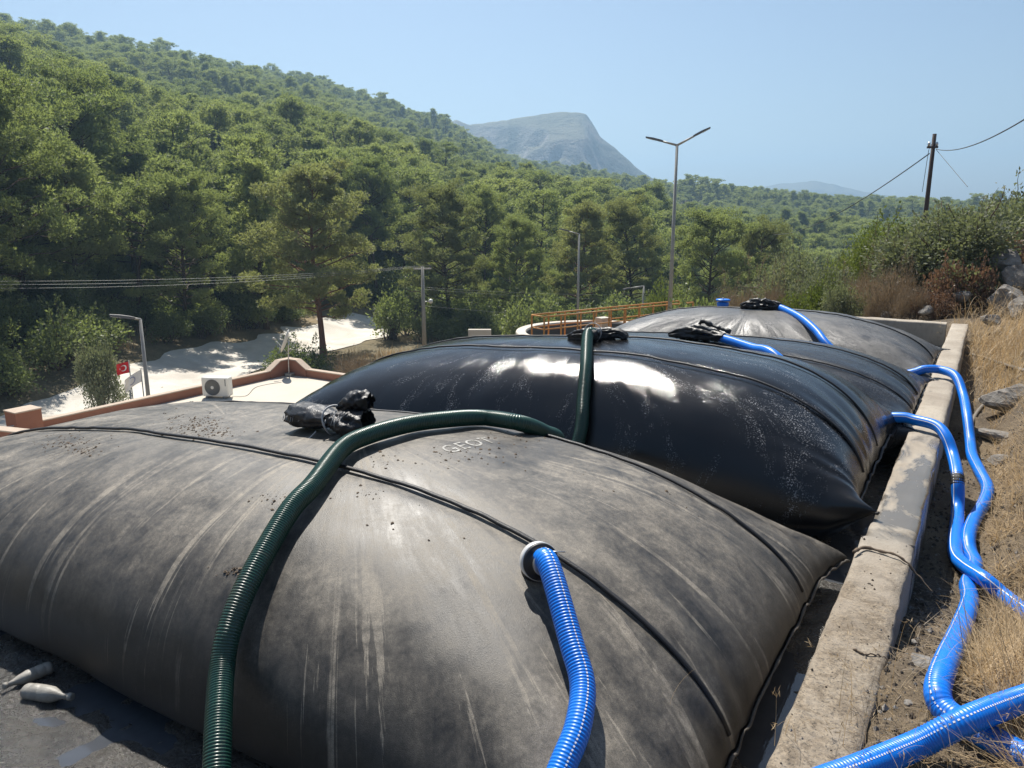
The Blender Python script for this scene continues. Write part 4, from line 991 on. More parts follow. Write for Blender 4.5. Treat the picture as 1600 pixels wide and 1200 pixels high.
def pine(seed, h=12., crown_from=.35, spread=.32, nb=30, clump=70, gap=.0, fine=1.):
    """Turkish pine: tapered bent trunk, open irregular crown of needle clumps on limbs"""
    r = np.random.default_rng(seed)
    t = np.linspace(0, 1, 12); bend = r.normal(size=2) * .05 * h
    TP = np.stack([bend[0] * t**1.6 + .015 * h * np.sin(t * 5 + seed), bend[1] * t**1.6 + .015 * h * np.cos(t * 4 + seed), t * h * .94], 1)
    wood = [tube(TP, np.interp(t, [0, .08, 1], [.021 * h, .0155 * h, .003 * h]), 9, False, (1, 0, 0))]
    C, DRs, S = [], [], []
    for i in range(nb):
        f = crown_from + (1 - crown_from) * ((i + r.uniform(0, 1)) / nb)
        if r.random() < gap: continue
        base = np.array([np.interp(f, t, TP[:, k]) for k in range(3)])
        a = i * 2.4 + r.uniform(-.5, .5)
        rel = (f - crown_from) / (1 - crown_from)
        ln = h * spread * (1.05 * (1 - rel)**.55 * (.55 + .45 * min(1, rel * 3 + .3)) + .12) * r.uniform(.6, 1.15)
        upw = r.uniform(.05, .45) + .45 * rel
        tip = base + np.array([math.cos(a) * ln, math.sin(a) * ln, ln * upw])
        (tb, P) = limb(base, tip, .0055 * h * (1 - .6 * rel) , .0012 * h, r); wood.append(tb)
        for q, m in ((1., 1.), (.72, .8), (.5, .55)):
            if q < .7 and r.random() < .45: continue
            c = P[0] * (1 - q) + P[-1] * q + r.normal(size=3) * ln * .10
            if q < 1:
                c = c + np.array([-math.sin(a), math.cos(a), .2]) * ln * r.uniform(-.35, .35)
                (tb, _) = limb(P[2], c, .002 * h, .0008 * h, r, 4, 4); wood.append(tb)
            sz = h * .058 * m * r.uniform(.75, 1.3); k = int(clump * .72 * m * r.uniform(.8, 1.2))
            o = r.normal(size=(k, 3)); o /= np.linalg.norm(o, axis=1)[:, None]; o *= (r.random((k, 1))**.45) * sz * np.array([1, 1, .58])
            C.append(c + o + np.array([0, 0, sz * .15])); DRs.append(o / sz + np.array([0, 0, .55]) + r.normal(size=(k, 3)) * .35)
    C = np.concatenate(C); DR = np.concatenate(DRs); nb_ = 4
    C4 = np.repeat(C, nb_, 0); D4 = np.repeat(DR, nb_, 0) + r.normal(size=(len(C) * nb_, 3)) * .55
    V, F = blades(C4, D4, h * r.uniform(.018, .030, len(C4)) * fine, h * .0072 * fine, r)
    wv, wf = [], []; o = 0
    for v, f in wood: wv.append(v); wf.append(f + o); o += len(v)
    return (np.concatenate(wv), np.concatenate(wf)), (V, F)
def scrub(seed, rx=1.5, h=1.8, n=2600, L=.10, W=.055, lobes=14, upright=.3, twig=10, narrow=False):
    """bushy shrub: several stems, uneven lobed mass of small leaves"""
    r = np.random.default_rng(seed); C, DR = [], []; wood = []
    lob = []
    for i in range(lobes):
        a = r.uniform(0, 2 * math.pi); q = r.random()**.6 * rx * .72
        zz = h * (.25 + .5 * r.random()) * (1 - .45 * (q / rx)**2)
        lob.append((np.array([math.cos(a) * q, math.sin(a) * q, zz]), rx * r.uniform(.26, .46)))
    for c, s in lob:
        k = n // lobes; o = r.normal(size=(k, 3)); o /= np.linalg.norm(o, axis=1)[:, None]
        rad = r.random((k, 1))**.35 * (1 + .25 * np.sin(o[:, :1] * 9 + seed) * np.cos(o[:, 1:2] * 8)); o = o * rad * s * np.array([1, 1, h / rx * .62 if h < rx * 1.6 else 1.0])
        p = c + o; p[:, 2] = np.maximum(p[:, 2], .03 + .1 * r.random(k)); C.append(p); DR.append(o / s + np.array([0, 0, upright]) + r.normal(size=(k, 3)) * .5)
        (tb, _) = limb((r.normal() * .08 * rx, r.normal() * .08 * rx, 0), c + np.array([0, 0, s * .3]), .02 * h, .005 * h, r, 5, 5, .10); wood.append(tb)
    for i in range(twig):                  # sprigs that stand out of the outline
        c, s = lob[i % lobes]; d = r.normal(size=3) * .5 + np.array([0, 0, 1.2]); d /= np.linalg.norm(d)
        p0 = c + d * s * .6; p1 = c + d * s * r.uniform(1.3, 1.9); (tb, P) = limb(p0, p1, .006 * h, .002 * h, r, 4, 4); wood.append(tb)
        k = 26; tt = r.random((k, 1)); C.append(p0 * (1 - tt) + p1 * tt + r.normal(size=(k, 3)) * .05); DR.append(np.tile(d, (k, 1)) + r.normal(size=(k, 3)) * .8)
    C = np.concatenate(C); DR = np.concatenate(DR); sc_ = r.uniform(.7, 1.3, len(C))
    V, F = (blades if narrow else leafquads)(C, DR, L * sc_, W * sc_, r)
    wv, wf = [], []; o = 0
    for v, f in wood: wv.append(v); wf.append(f + o); o += len(v)
    return (np.concatenate(wv), np.concatenate(wf)), (V, F)
class Kind:
    def __init__(s, built, wood_mat, leaf_mat_, wood_name='trunk', leaf_name='crown'):
        (wv, wf), (lv, lf) = built; s.names = (wood_name, leaf_name)
        s.w = mesh_data(wood_name, wv, wf, wood_mat); s.l = mesh_data(leaf_name, lv, lf, leaf_mat_, False)
    def both(s, name):
        """one mesh with both, for the far masses"""
        import bmesh
        bm = bmesh.new(); bm.from_mesh(s.l); n = len(bm.faces); bm.from_mesh(s.w); bm.faces.ensure_lookup_table()
        for f in bm.faces[n:]: f.material_index = 1
        me = bpy.data.meshes.new(name); bm.to_mesh(me); bm.free(); me.materials.append(s.l.materials[0]); me.materials.append(s.w.materials[0]); return me
def plant(name, kind, loc, scale, rz, label, cat, group=None, tilt=0.):
    e = empty(name, loc, label, cat, group); e.scale = (scale, scale, scale) if np.isscalar(scale) else scale; e.rotation_euler = (tilt, tilt * .6, rz)
    for nm, me in zip(kind.names, (kind.w, kind.l)):
        o = bpy.data.objects.new(nm, me); sc.collection.objects.link(o); o.parent = e
    return e
PINES = [Kind(pine(s, 12, cf, sp, nb, cl, g), M['bark'], M['needles']) for s, cf, sp, nb, cl, g in
         ((1, .42, .24, 38, 84, .12), (2, .25, .20, 50, 78, .05), (3, .55, .28, 30, 92, .15), (4, .20, .17, 52, 76, .0), (5, .46, .27, 32, 88, .22), (6, .34, .23, 44, 80, .10), (7, .60, .25, 26, 90, .2), (8, .28, .29, 36, 86, .25))]
BIGP = [Kind(pine(20, 13, .22, .30, 64, 250, .0, .62), M['bark_red'], M['needles_dusty']), Kind(pine(21, 12, .24, .33, 62, 250, .0, .62), M['bark'], M['needles_dusty']),
        Kind(pine(22, 12, .20, .36, 66, 260, .0, .62), M['bark'], M['needles']), Kind(pine(23, 14, .45, .30, 42, 220, .05, .65), M['bark'], M['needles'])]
SCRUB = [Kind(scrub(s, rx, h, 3000, .15, .085, 16), M['bark'], M['oak'], 'stem', 'foliage') for s, rx, h in ((31, 1.9, 2.6), (32, 1.6, 2.0), (33, 2.2, 2.4), (34, 1.4, 2.9))]
OLIVE = [Kind(scrub(s, rx, h, 15000, .085, .042, 24, .4, 22), M['twig'], M['olive'], 'stem', 'foliage') for s, rx, h in ((41, 1.3, 2.6), (42, 1.4, 1.9))]
LIME = [Kind(scrub(43, 1.4, 1.8, 11000, .085, .042, 20, .4, 14), M['twig'], M['lime'], 'stem', 'foliage')]
RUST = [Kind(scrub(44, 1.0, 1.0, 4200, .07, .045, 14, .3, 10), M['twig'], M['rustleaf'], 'stem', 'foliage')]
DRYB = [Kind(scrub(s, 1.1, 1.0, 5200, .14, .010, 16, .8, 10, True), M['twig'], M['dryleaf'], 'stem', 'foliage') for s in (45, 46)]

# prominent pines
def pine_at(px, py_base, d, top_y, kind, label, rz=0., wide=1., h0=12.):
    b = at_d(px, py_base, d); z = gz(b); t = at_d(px, top_y, d)[2]; s = (t - z) / (h0 * .97)
    return plant('pine_tree', kind, (b[0], b[1], z - .1), (s * wide, s * wide, s), rz, label, 'pine tree', 'pines along the road')
PROM = [(500, 545, 54, 262, BIGP[0], 'large dusty pine with a bare red brown trunk beside the road bend', .3, 1.05, 13.),
        (700, 510, 62, 296, BIGP[1], 'broad dusty pine right behind the concrete utility pole', 1.2, .95, 12.),
        (805, 495, 63, 345, BIGP[2], 'bushy pine with a dead dark top between the tank and the utility pole', 2.0, .85, 12.),
        (-5, 560, 54, 120, BIGP[2], 'bright green broad pine cut off by the photo edge, above the shrubs', 2.9, 1.0, 12.),
        (292, 560, 58, 282, BIGP[2], 'bright rounded pine standing alone above the dark roadside shrubs', 4.1, .92, 12.),
        (152, 560, 70, 118, BIGP[3], 'tall pine with a long bare dark trunk above the street lamp', .5, .9, 14.),
        (905, 480, 66, 322, BIGP[0], 'dense dark pine behind the single armed street lamp', 5., .9, 13.),
        (985, 470, 70, 318, BIGP[1], 'green pine left of the double armed lamp', 2.2, .85, 12.),
        (1110, 470, 62, 338, BIGP[2], 'yellowish spreading pine right of the double armed lamp', 1.1, .95, 12.),
        (1190, 460, 66, 352, BIGP[1], 'small dark pine at the lower end of the slanting cable', 3.3, .8, 12.),
        (590, 520, 76, 255, BIGP[3], 'slim pine behind the road bend', 2.6, .8, 14.),
        (760, 500, 74, 300, BIGP[3], 'slim dark pine between two broad dusty pines', 1.6, .8, 14.),
        (420, 560, 62, 250, PINES[3], 'leafy pine left of the large red trunked one', 1.6, 1., 12.)]
for a in PROM: pine_at(*a)
keep_out = [at_d(a[0], a[1], a[2])[:2] for a in PROM]

# the pine wood on the hill
def bearing_xy(a, d): return d * (np.sin(a) * RT[0] + np.cos(a) * HEAD[0]), d * (np.sin(a) * RT[1] + np.cos(a) * HEAD[1])
cand = []
r_ = np.random.default_rng(77)
Nn = 32000; aa = r_.uniform(R(-40), R(34), Nn); dd_ = np.sqrt(r_.uniform(40**2, 520**2, Nn))
rdv = np.interp(aa, CA, RD); ftv = np.interp(aa, CA, FT); ok = (dd_ > ftv + 5 + 3 * r_.random(Nn)) & (dd_ < rdv + 45)
aa, dd_ = aa[ok], dd_[ok]; X_, Y_ = bearing_xy(aa, dd_)
cell = {}; keep = []
for i in np.argsort(dd_):
    ms = 3.0 + .0035 * dd_[i]; c = (int(X_[i] // 8), int(Y_[i] // 8)); good = True
    for di in (-1, 0, 1):
        for dj in (-1, 0, 1):
            for j in cell.get((c[0] + di, c[1] + dj), ()):
                if (X_[i] - X_[j])**2 + (Y_[i] - Y_[j])**2 < ms * ms: good = False; break
            if not good: break
        if not good: break
    if good and dd_[i] < 95:
        if np.min(np.hypot(ROADP[:, 0] - X_[i], ROADP[:, 1] - Y_[i])) < 8.5: good = False
        elif min(np.hypot(k_[0] - X_[i], k_[1] - Y_[i]) for k_ in keep_out) < 3.0: good = False
    if good: keep.append(i); cell.setdefault(c, []).append(i)
keep = np.array(keep); TXY = np.stack([X_[keep], Y_[keep]], 1); TD = dd_[keep]; TZ_ = terrain_z(TXY[:, 0], TXY[:, 1])
cl_ = .5 + .5 * vnoise(TXY[:, 0] / 26., TXY[:, 1] / 26., 0, 51); TH = (r_.uniform(.46, .92, len(keep)) + .22 * cl_) * np.interp(TD, [60, 130, 260], [1.15, 1.05, .92]) * np.where(r_.random(len(keep)) < .18, .6, 1); TR_ = r_.uniform(0, 6.28, len(keep)); TK = r_.integers(0, 8, len(keep))
NI = 285
for i in range(NI):
    plant('pine_tree', PINES[TK[i]], (TXY[i, 0], TXY[i, 1], TZ_[i] - .15), (TH[i] * r_.uniform(.95, 1.2), TH[i] * r_.uniform(.95, 1.2), TH[i] * .98), TR_[i],
          'slender green pine in the crowded lower belt of the hillside wood', 'pine tree', 'pines in the lower belt of the hillside wood', r_.normal() * .03)
def instancer(name, meshes, P, S, Rz, K, label, cat):
    """one mass of plants nobody would count"""
    coll = bpy.data.collections.new(name + '_sources')
    for i, me in enumerate(meshes):
        o = bpy.data.objects.new('%s_source_%02d' % (name, i), me); coll.objects.link(o)
    me = bpy.data.meshes.new(name); me.vertices.add(len(P)); me.vertices.foreach_set('co', np.asarray(P, np.float32).ravel())
    for nm, typ, arr in (('scl', 'FLOAT_VECTOR', S), ('rot', 'FLOAT_VECTOR', np.stack([0 * Rz, 0 * Rz, Rz], 1)), ('pick', 'INT', K)):
        at = me.attributes.new(nm, typ, 'POINT'); at.data.foreach_set('vector' if typ == 'FLOAT_VECTOR' else 'value', np.asarray(arr, np.float32 if typ != 'INT' else np.int32).ravel())
    o = bpy.data.objects.new(name, me); sc.collection.objects.link(o); tag(o, label, cat, None, 'stuff')
    g = bpy.data.node_groups.new(name, 'GeometryNodeTree'); g.interface.new_socket('Geometry', in_out='INPUT', socket_type='NodeSocketGeometry'); g.interface.new_socket('Geometry', in_out='OUTPUT', socket_type='NodeSocketGeometry')
    gi = g.nodes.new('NodeGroupInput'); go = g.nodes.new('NodeGroupOutput'); ip = g.nodes.new('GeometryNodeInstanceOnPoints'); ci = g.nodes.new('GeometryNodeCollectionInfo')
    ci.inputs['Collection'].default_value = coll; ci.inputs['Separate Children'].default_value = True; ci.inputs['Reset Children'].default_value = True
    def att(nm, typ):
        a = g.nodes.new('GeometryNodeInputNamedAttribute'); a.data_type = typ; a.inputs['Name'].default_value = nm; return a.outputs['Attribute']
    g.links.new(gi.outputs[0], ip.inputs['Points']); g.links.new(ci.outputs[0], ip.inputs['Instance']); ip.inputs['Pick Instance'].default_value = True
    g.links.new(att('pick', 'INT'), ip.inputs['Instance Index']); g.links.new(att('scl', 'FLOAT_VECTOR'), ip.inputs['Scale'])
    er = g.nodes.new('FunctionNodeEulerToRotation'); g.links.new(att('rot', 'FLOAT_VECTOR'), er.inputs[0]); g.links.new(er.outputs[0], ip.inputs['Rotation'])
    g.links.new(ip.outputs[0], go.inputs[0]); md = o.modifiers.new('scatter', 'NODES'); md.node_group = g
    return o
fi = np.arange(NI, len(keep))
instancer('forest', [k_.both('far_pine') for k_ in PINES], np.column_stack([TXY[fi], TZ_[fi] - .2]), np.column_stack([TH[fi] * 1.15, TH[fi] * 1.15, TH[fi]]), TR_[fi], TK[fi], 'green pine forest covering the upper hillside up to the skyline', 'forest')
# undergrowth between the pines and along the road
Nn = 5200; aa = r_.uniform(R(-40), R(34), Nn); dd_ = np.sqrt(r_.uniform(38**2, 330**2, Nn)); dd_[:900] = np.sqrt(r_.uniform(40**2, 100**2, 900))
ftv = np.interp(aa, CA, FT); ok = (dd_ > np.minimum(ftv, 60) - 3.5) & (dd_ < np.interp(aa, CA, RD)); aa, dd_ = aa[ok], dd_[ok]; o_ = np.argsort(dd_); aa, dd_ = aa[o_], dd_[o_]
X_, Y_ = bearing_xy(aa, dd_)
good = np.array([np.min(np.hypot(ROADP[:, 0] - x, ROADP[:, 1] - y)) > 4.6 for x, y in zip(X_, Y_)]); X_, Y_ = X_[good], Y_[good]
Z_ = terrain_z(X_, Y_); S_ = r_.uniform(.6, 1.35, len(X_)); K_ = r_.integers(0, 4, len(X_)); Rz_ = r_.uniform(0, 6.28, len(X_))
NS = 270
for i in range(NS):
    plant('evergreen_shrub', SCRUB[K_[i]], (X_[i], Y_[i], Z_[i] - .1), (S_[i] * 1.1, S_[i] * 1.1, S_[i] * r_.uniform(.8, 1.35)), Rz_[i], 'dark evergreen shrub in the dense thicket at the foot of the pines', 'shrub', 'shrubs in the roadside thicket')
fi = np.arange(NS, len(X_))
instancer('undergrowth', [k_.both('far_scrub') for k_ in SCRUB], np.column_stack([X_[fi], Y_[fi], Z_[fi] - .15]), np.column_stack([S_[fi]] * 3) * 1.15, Rz_[fi], K_[fi], 'dark undergrowth between the pines of the hillside', 'undergrowth')

# shrubs on the bank behind the end wall
def shrub_at(px, py, d, wpx, hpx, kind, label, cat='shrub', rz=0., h0=2., r0=1.4, name='shrub'):
    b = at_d(px, py, d); z = gz(b); m = 1200. / (d * .97)
    zb = z - .08
    hh = (at_d(px, py - hpx, d)[2] - zb); s = wpx / m / (2 * r0)
    return plant(name, kind, (b[0], b[1], zb), (s, s, hh / (h0 * 1.02)), rz, label, cat, 'shrubs on the bank behind the end wall')
shrub_at(1478, 470, 18.5, 190, 182, OLIVE[0], 'tall grey green shrub in front of the leaning wooden pole', h0=2.6, r0=1.3)
shrub_at(1425, 462, 19.5, 140, 128, OLIVE[0], 'grey green shrub joined to the tall one on its pole side', h0=2.6, r0=1.3, rz=2.)
shrub_at(1580, 395, 22, 170, 112, OLIVE[1], 'twiggy olive shrub on top of the bank at the photo edge', rz=1., h0=1.9)
shrub_at(1385, 455, 24, 120, 110, LIME[0], 'yellow green shrub behind the dry brown bush', h0=1.8)
shrub_at(1290, 478, 22, 120, 72, OLIVE[1], 'round grey green shrub above the far bag', rz=.5, h0=1.9)
shrub_at(1240, 482, 27, 130, 100, OLIVE[1], 'pale grey green shrub above the blue hose of the farthest bag', rz=3.5, h0=1.9)
shrub_at(1330, 470, 27, 120, 95, LIME[0], 'light green loose shrub between the grey green ones', rz=2.5, h0=1.8)
shrub_at(1170, 486, 30, 110, 60, DRYB[1], 'pale straw coloured bush left of the farthest bag hose', h0=1.0, r0=1.1)
shrub_at(1395, 492, 17.6, 120, 78, DRYB[0], 'dry brown twiggy bush right behind the end wall', h0=1.0, r0=1.1)
shrub_at(1345, 482, 19.5, 90, 75, DRYB[1], 'dry grey straw bush left of the brown twiggy one', h0=1.0, r0=1.1, rz=1.)
shrub_at(1560, 425, 19.5, 110, 70, RUST[0], 'rust brown withered shrub above the pale rocks', h0=1.0, r0=1.0)
shrub_at(1500, 478, 17.2, 90, 80, RUST[0], 'dark rust brown withered shrub under the tall grey green one', h0=1.0, r0=1.0, rz=2.)
shrub_at(1460, 488, 16.8, 70, 40, RUST[0], 'low withered reddish bush by the corner of the end wall', h0=1.0, r0=1.0, rz=4.)
shrub_at(1420, 400, 30, 150, 70, LIME[0], 'yellowish shrub on the far side behind the grey green ones', rz=1., h0=1.8)
shrub_at(1100, 490, 34, 130, 50, SCRUB[1], 'dark low shrub behind the double armed lamp foot', h0=2.0, r0=1.6)
shrub_at(1050, 492, 44, 120, 60, LIME[0], 'light green shrub at the end of the walkway railing', h0=1.8)
shrub_at(1205, 492, 19, 90, 60, DRYB[1], 'pale dry bush at the crest of the farthest bag', h0=1.0, r0=1.1, rz=2.)
shrub_at(1268, 492, 18.5, 100, 66, LIME[0], 'fresh green shrub above the middle of the farthest bag', rz=4., h0=1.8)
shrub_at(1325, 494, 18, 90, 60, OLIVE[1], 'small grey green shrub left of the dry grey straw bush', rz=5., h0=1.9)
shrub_at(1365, 498, 17, 60, 34, DRYB[0], 'low brown dry bush touching the end wall', h0=1.0, r0=1.1, rz=3.)
shrub_at(1430, 496, 16.6, 70, 50, DRYB[0], 'brown dry bush between the rocks behind the end wall', h0=1.0, r0=1.1, rz=5.)
shrub_at(160, 625, 40, 70, 110, OLIVE[0], 'pale grey green bush beside the red flag', h0=2.6, r0=1.3, rz=2.5)
shrub_at(470, 590, 46, 120, 60, SCRUB[2], 'dark bush at the foot of the red trunked pine', h0=2.4, r0=2.2)
shrub_at(560, 585, 44, 90, 30, DRYB[0], 'dry bush on the straw slope beside the road', h0=1.0, r0=1.1)
shrub_at(830, 512, 50, 110, 60, SCRUB[0], 'dark shrub left of the round tank', h0=2.6, r0=1.9)

# rocks
def rock(p, s, seed, label, name='rock', flat=.8, group='pale rocks on the bank'):
    r = np.random.default_rng(seed); n, m = 16, 22; th = np.linspace(0, math.pi, n); ph = np.linspace(0, 2 * math.pi, m, endpoint=False)
    Dv = np.stack([np.sin(th)[:, None] * np.cos(ph)[None], np.sin(th)[:, None] * np.sin(ph)[None], np.cos(th)[:, None] * np.ones(m)[None]], -1)
    rad = np.ones((n, m)) * 1.15
    for _ in range(11):
        nn = r.normal(size=3); nn /= np.linalg.norm(nn); dd = r.uniform(.55, .95); rad = np.minimum(rad, dd / np.maximum(Dv @ nn, .05))
    rad = rad * (1 + .05 * fbm(Dv[..., 0] * 3 + seed, Dv[..., 1] * 3, Dv[..., 2] * 3, 4, seed)); rad[0] = rad[0].mean(); rad[-1] = rad[-1].mean()
    V = Dv * rad[..., None] * np.array([s, s * r.uniform(.8, 1.1), s * flat]) + np.array(p)
    return tag(mk(name, V.reshape(-1, 3), grid_faces(n, m, True), M['rock'], None, False, None, tuple(p)), label, 'rock', group)
for i, (px, py, d, spx, lab) in enumerate(((1572, 470, 17, 38, 'pale grey boulder right above the dry golden grass'), (1592, 432, 17.5, 30, 'whitish boulder near the photo edge on the bank'), (1575, 410, 18, 24, 'small pale rock under the rust brown shrub'),
                                           (1600, 480, 16, 26, 'grey rock half out of the photo beside the boulder'), (1508, 462, 17, 13, 'weathered rock behind the end wall corner'),
                                           (1448, 486, 16.4, 12, 'brownish rock between withered bushes behind the wall'), (1552, 500, 15.4, 17, 'low grey rock among the golden grass'), (1385, 494, 17, 14, 'small rock at the foot of the dry brown bush'))):
    b = at_d(px, py, d); z = gz(b); m_ = 1200 / (d * .97); b[2] = max(z, b[2] - .0) if abs(b[2] - z) < .5 else b[2]
    # soil is built up under the rocks: they sit in the bank
    rock((b[0], b[1], b[2]), spx / m_ * .82, 100 + i, lab)
for i, (px, py, spx, lab) in enumerate(((1449, 1042, 22, 'pale flat stone beside the blue hose in the dark soil'), (1431, 988, 7, 'small rounded pebble by the outer wall edge'), (1555, 690, 26, 'pale limestone slab in the bank beside the kinked blue hose'),
                                        (1580, 640, 36, 'broad pale rock on the bank right of the gully'), (1567, 720, 16, 'small stone under dry stems by the hose'), (1419, 1100, 6, 'small pebble on the near soil'))):
    z = -.02 if py > 900 else -.15
    p = on_z(px, py, z); z = gz(p); p = on_z(px, py, z); sz = spx / (1200. / np.linalg.norm(p - np.array([0, 0, CAMZ])))
    rock((p[0], p[1], gz(p) + sz * .15), sz, 150 + i, lab, 'stone', .45 if i != 2 and i != 3 else .5, 'stones in the gully')
# pebbles and clods
V, F = [], []; o = 0; r_ = np.random.default_rng(5)
ico = np.array([(1, 0, 0), (-1, 0, 0), (0, 1, 0), (0, -1, 0), (0, 0, 1), (0, 0, -1)], float); icf = np.array([(0, 2, 4), (2, 1, 4), (1, 3, 4), (3, 0, 4), (2, 0, 5), (1, 2, 5), (3, 1, 5), (0, 3, 5)])
nP = 8000; Yp = 1.3 + 8 * r_.random(nP)**1.7; Xp = -.168 + .75 * r_.random(nP)**1.3; on = r_.random(nP) < .06; Xp = np.where(on, -.44 + .26 * r_.random(nP), Xp)
Zp = np.where(on, np.where(Yp < 4.6, .003, -.3), ground_za(Xp, Yp)); sp_ = (.003 + .016 * r_.random(nP)**4) * np.where(on, .45, 1.)
V = [(ico[None] * sp_[:, None, None] * r_.uniform(.6, 1.3, (nP, 6, 3)) + np.stack([Xp, Yp, Zp], -1)[:, None]).reshape(-1, 3)]; F = [(icf[None] + 6 * np.arange(nP)[:, None, None]).reshape(-1, 3)]
tag(mk('gravel', np.concatenate(V), np.concatenate(F), [M['rock'], M['clod']], None, False, np.repeat(r_.random(nP) < .6, 8).astype(int)), 'loose pebbles and clods on the near soil and wall top', 'gravel', None, 'stuff')
# crumbs of dried sludge on the grey bag
V, F = [], []; o = 0
for (px, py, n_, sp) in ((105, 690, 160, 26), (130, 704, 90, 12), (300, 664, 260, 26), (335, 672, 120, 20), (600, 718, 30, 20), (680, 722, 30, 30), (760, 705, 60, 45), (800, 690, 50, 40), (365, 893, 40, 12), (425, 780, 30, 18), (1020, 770, 20, 60), (700, 800, 14, 60), (560, 770, 20, 20)):
    for i in range(n_):
        p, nn = hit(1, px + r_.normal() * sp, py + r_.normal() * sp * .35)
        if p is None: continue
        s = .0018 + .007 * r_.random()**3
        V.append(ico * s * r_.uniform(.5, 1.6, (6, 3)) * np.array([1.2, 1.2, .6]) + p + nn * s * .2); F.append(icf + o); o += 6
tag(mk('dried_crumbs', np.concatenate(V), np.concatenate(F), M['twig'], None, False), 'crumbs of dried sludge scattered on the dusty grey bag', 'crumbs', None, 'stuff')
for (a, lab) in (([(1334, 862, .02), (1352, 855, .02), (1380, 862, .02), (1405, 870, .02), (1418, 880, .0), (1440, 905, -.06), (1458, 925, -.1)], 'dark dead root lying across the wall top'), ([(1334, 1014, .008), (1352, 1022, .010), (1375, 1024, .008), (1392, 1032, .0)], 'thin pale twig on the near wall top')):
    P = smooth_path([on_z(*q) for q in a], 40)[0]; P[:, 2] += .006 * vnoise(np.arange(40) * .5, 3)
    tag(mk('twig', *tube(P, np.linspace(.008, .003, 40) * (1.2 if 'root' in lab else .6) * (1 + .4 * vnoise(np.arange(40) * .7, 9)), 7), M['twig']), lab, 'twig')
# pipes lying on the bank
tag(mk('grey_pipe', *tube(smooth_path([lay(1515, 668, .01), lay(1530, 640, .015), lay(1560, 612, .015), lay(1592, 590, .01), lay(1640, 560, .01)], 30)[0], .02, 10), M['pipe_grey']), 'weathered grey pipe coming down the bank to the gully', 'pipe')
tag(mk('drain_pipe', *tube(smooth_path([lay(1512, 553, .02), lay(1530, 557, .02), lay(1560, 566, .02), lay(1610, 582, .02)], 30)[0], .022, 10), M['pipe_grey']), 'dark drain pipe leaving the far end of the wall under dry grass', 'pipe')

# ------------------------------------------------------------------ dry grass
def grass(name, pts, Ls, W, lean, label, seed, nseg=4, mat='straw', seed_heads=0., lay=0.):
    r = np.random.default_rng(seed); n = len(pts); pts = np.asarray(pts, float)
    a = r.uniform(0, 2 * math.pi, n); l = np.asarray(Ls) * r.uniform(.6, 1.25, n); bend = np.asarray(lean) * r.uniform(.4, 1.5, n)
    t = np.linspace(0, 1, nseg + 1); dirh = np.stack([np.cos(a), np.sin(a), 0 * a], 1); sd = np.stack([-np.sin(a), np.cos(a), 0 * a], 1)
    th = bend[:, None] * t[None]**1.2 + (lay * r.uniform(.6, 1.2, n))[:, None]; st = l[:, None] / nseg
    dx = np.cumsum(np.concatenate([np.zeros((n, 1)), np.sin(th[:, 1:]) * st], 1), 1); dz_ = np.cumsum(np.concatenate([np.zeros((n, 1)), np.cos(th[:, 1:]) * st], 1), 1)
    P = pts[:, None] + dirh[:, None] * dx[..., None] + np.array([0, 0, 1.])[None, None] * dz_[..., None]
    w = (W * (1 - .8 * t))[None, :, None] * sd[:, None]
    V = np.stack([P - w, P + w], 2).reshape(-1, 3); i = np.arange(n)[:, None] * (nseg + 1) * 2 + np.arange(nseg)[None] * 2
    F = np.stack([i, i + 1, i + 3, i + 2], -1).reshape(-1, 4)
    if seed_heads:
        k = np.where(r.random(n) < seed_heads)[0]; tip = P[k, -1]
        C = np.repeat(tip, 7, 0) + r.normal(size=(len(k) * 7, 3)) * .008; D = np.repeat(P[k, -1] - P[k, -2], 7, 0); D /= np.linalg.norm(D, axis=1)[:, None] + 1e-9
        v2, f2 = leafquads(C, D + r.normal(size=D.shape) * .55, .028, .0028, r); F = np.concatenate([F, f2 + len(V)]); V = np.concatenate([V, v2])
    return tag(mk(name, V, F, M[mat], None, False), label, 'dry grass', None, 'stuff')
r_ = np.random.default_rng(9); pts, ls, ln = [], [], []
Y = 2.6 + 12 * r_.random(20000)**1.5; X = .12 + .11 * Y * r_.random(20000)
ok = (vnoise(X * 3, Y * 1.4, 0, 90) > -.35 + .5 * (Y < 4.2)) & ~((np.abs(X - .1) < .12) & (Y > 4)); X, Y = X[ok], Y[ok]
pts = np.stack([X, Y, ground_za(X, Y) - .01], 1); ls = r_.uniform(.10, .32, len(X)); ln = r_.uniform(-.6, 1.0, len(X))
grass('dry_grass', pts, ls, .0027, ln, 'matted dry straw covering the bank beside the gully', 1, 4, 'straw', 0., 1.15)
X = -.16 + 1.3 * r_.random(5000); Y = 1.4 + 5 * r_.random(5000)
grass('straw_litter', np.stack([X, Y, ground_za(X, Y) + .006], 1), r_.uniform(.02, .12, 5000), .0016, r_.uniform(-.25, .25, 5000), 'broken straw and twigs littering the near soil', 8, 3, 'dryleaf', 0., 1.6)
pts, ls, ln = [], [], []
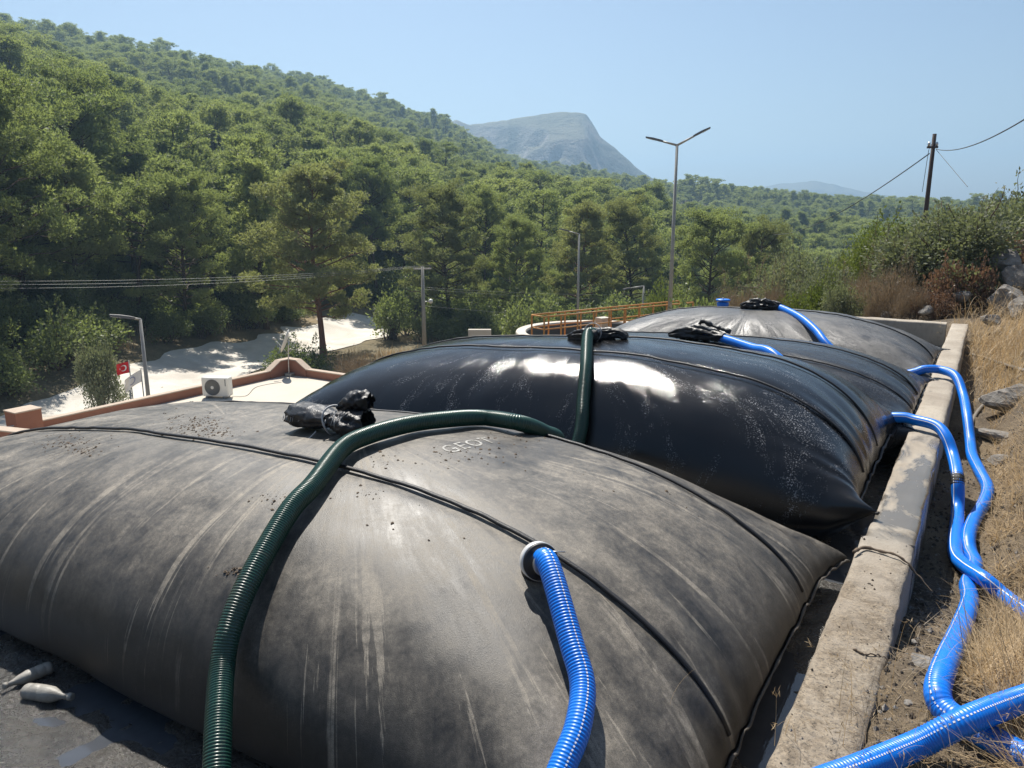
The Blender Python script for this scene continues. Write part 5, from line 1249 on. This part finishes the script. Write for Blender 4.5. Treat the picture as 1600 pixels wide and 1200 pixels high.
for (px, py, d, n_, spr) in ((1565, 545, 12.6, 420, .28), (1540, 520, 14, 320, .25), (1595, 520, 13.5, 360, .3), (1585, 575, 11, 260, .22), (1552, 490, 15.5, 250, .3), (1590, 470, 16.5, 200, .4)):
    c = at_d(px, py, d)
    for i in range(n_):
        x, y = c[0] + r_.normal() * spr, c[1] + r_.normal() * spr * 1.6
        if x < -.1 and y < 15.1: continue
        pts.append((x, y, ground_z(x, y) - .02)); ls.append(r_.uniform(.25, .75)); ln.append(r_.uniform(.8, 2.6))
grass('golden_grass', pts, ls, .0036, ln, 'tall golden dry grass tuft at the far end of the wall', 2, 6, 'straw', .25)
pts, ls, ln = [], [], []
for (px, py, n_, spr) in ((1400, 1140, 14, .10), (1460, 1180, 18, .14), (1560, 1060, 14, .12), (1590, 1130, 18, .10), (1500, 1090, 10, .12), (1350, 1210, 16, .14), (1590, 1000, 14, .14), (1420, 1230, 24, .2)):
    c = on_z(px, py, .0)
    for i in range(n_):
        x, y = c[0] + r_.normal() * spr, c[1] + r_.normal() * spr
        pts.append((x, y, max(ground_z(x, y), 0 if x < -.17 else -9) - .005)); ls.append(r_.uniform(.15, .42)); ln.append(r_.uniform(.6, 2.0))
grass('seeding_grass', pts, ls, .0011, ln, 'thin dry seeding grass stems over the near soil and hoses', 3, 7, 'straw', .5)
# straw slope beside the road and on the valley floor
pts, ls, ln = [], [], []
x, y = bearing_xy(r_.uniform(R(-30), R(-3), 16000), r_.uniform(36, 62, 16000))
ok = (np.hypot(ROADP[:, 0][None] - x[:, None], ROADP[:, 1][None] - y[:, None]).min(1) > 5.0) & (vnoise(x * .3, y * .3, 0, 33) > -.25); x, y = x[ok], y[ok]
pts = np.stack([x, y, terrain_z(x, y) - .03], 1); ls = r_.uniform(.3, .7, len(x)); ln = r_.uniform(.2, 1.2, len(x))
grass('straw_slope', pts, ls, .02, ln, 'pale straw grass on the slope beside the gravel road', 4, 3)

# ------------------------------------------------------------------ the hazy air
hz = NT('hazy summer air'); pv = hz.t.nodes.new('ShaderNodeVolumePrincipled')
pv.inputs['Color'].default_value = (.46, .72, 1.0, 1); pv.inputs['Density'].default_value = .00056; pv.inputs['Anisotropy'].default_value = .4
hz.t.links.new(pv.outputs[0], hz.out.inputs['Volume'])
tag(mk('haze', *box((0, 0, 65), (5800, 5800, 260)), hz.m, None, False), kind='stuff', label='thin blue summer haze over the valley', cat='haze')
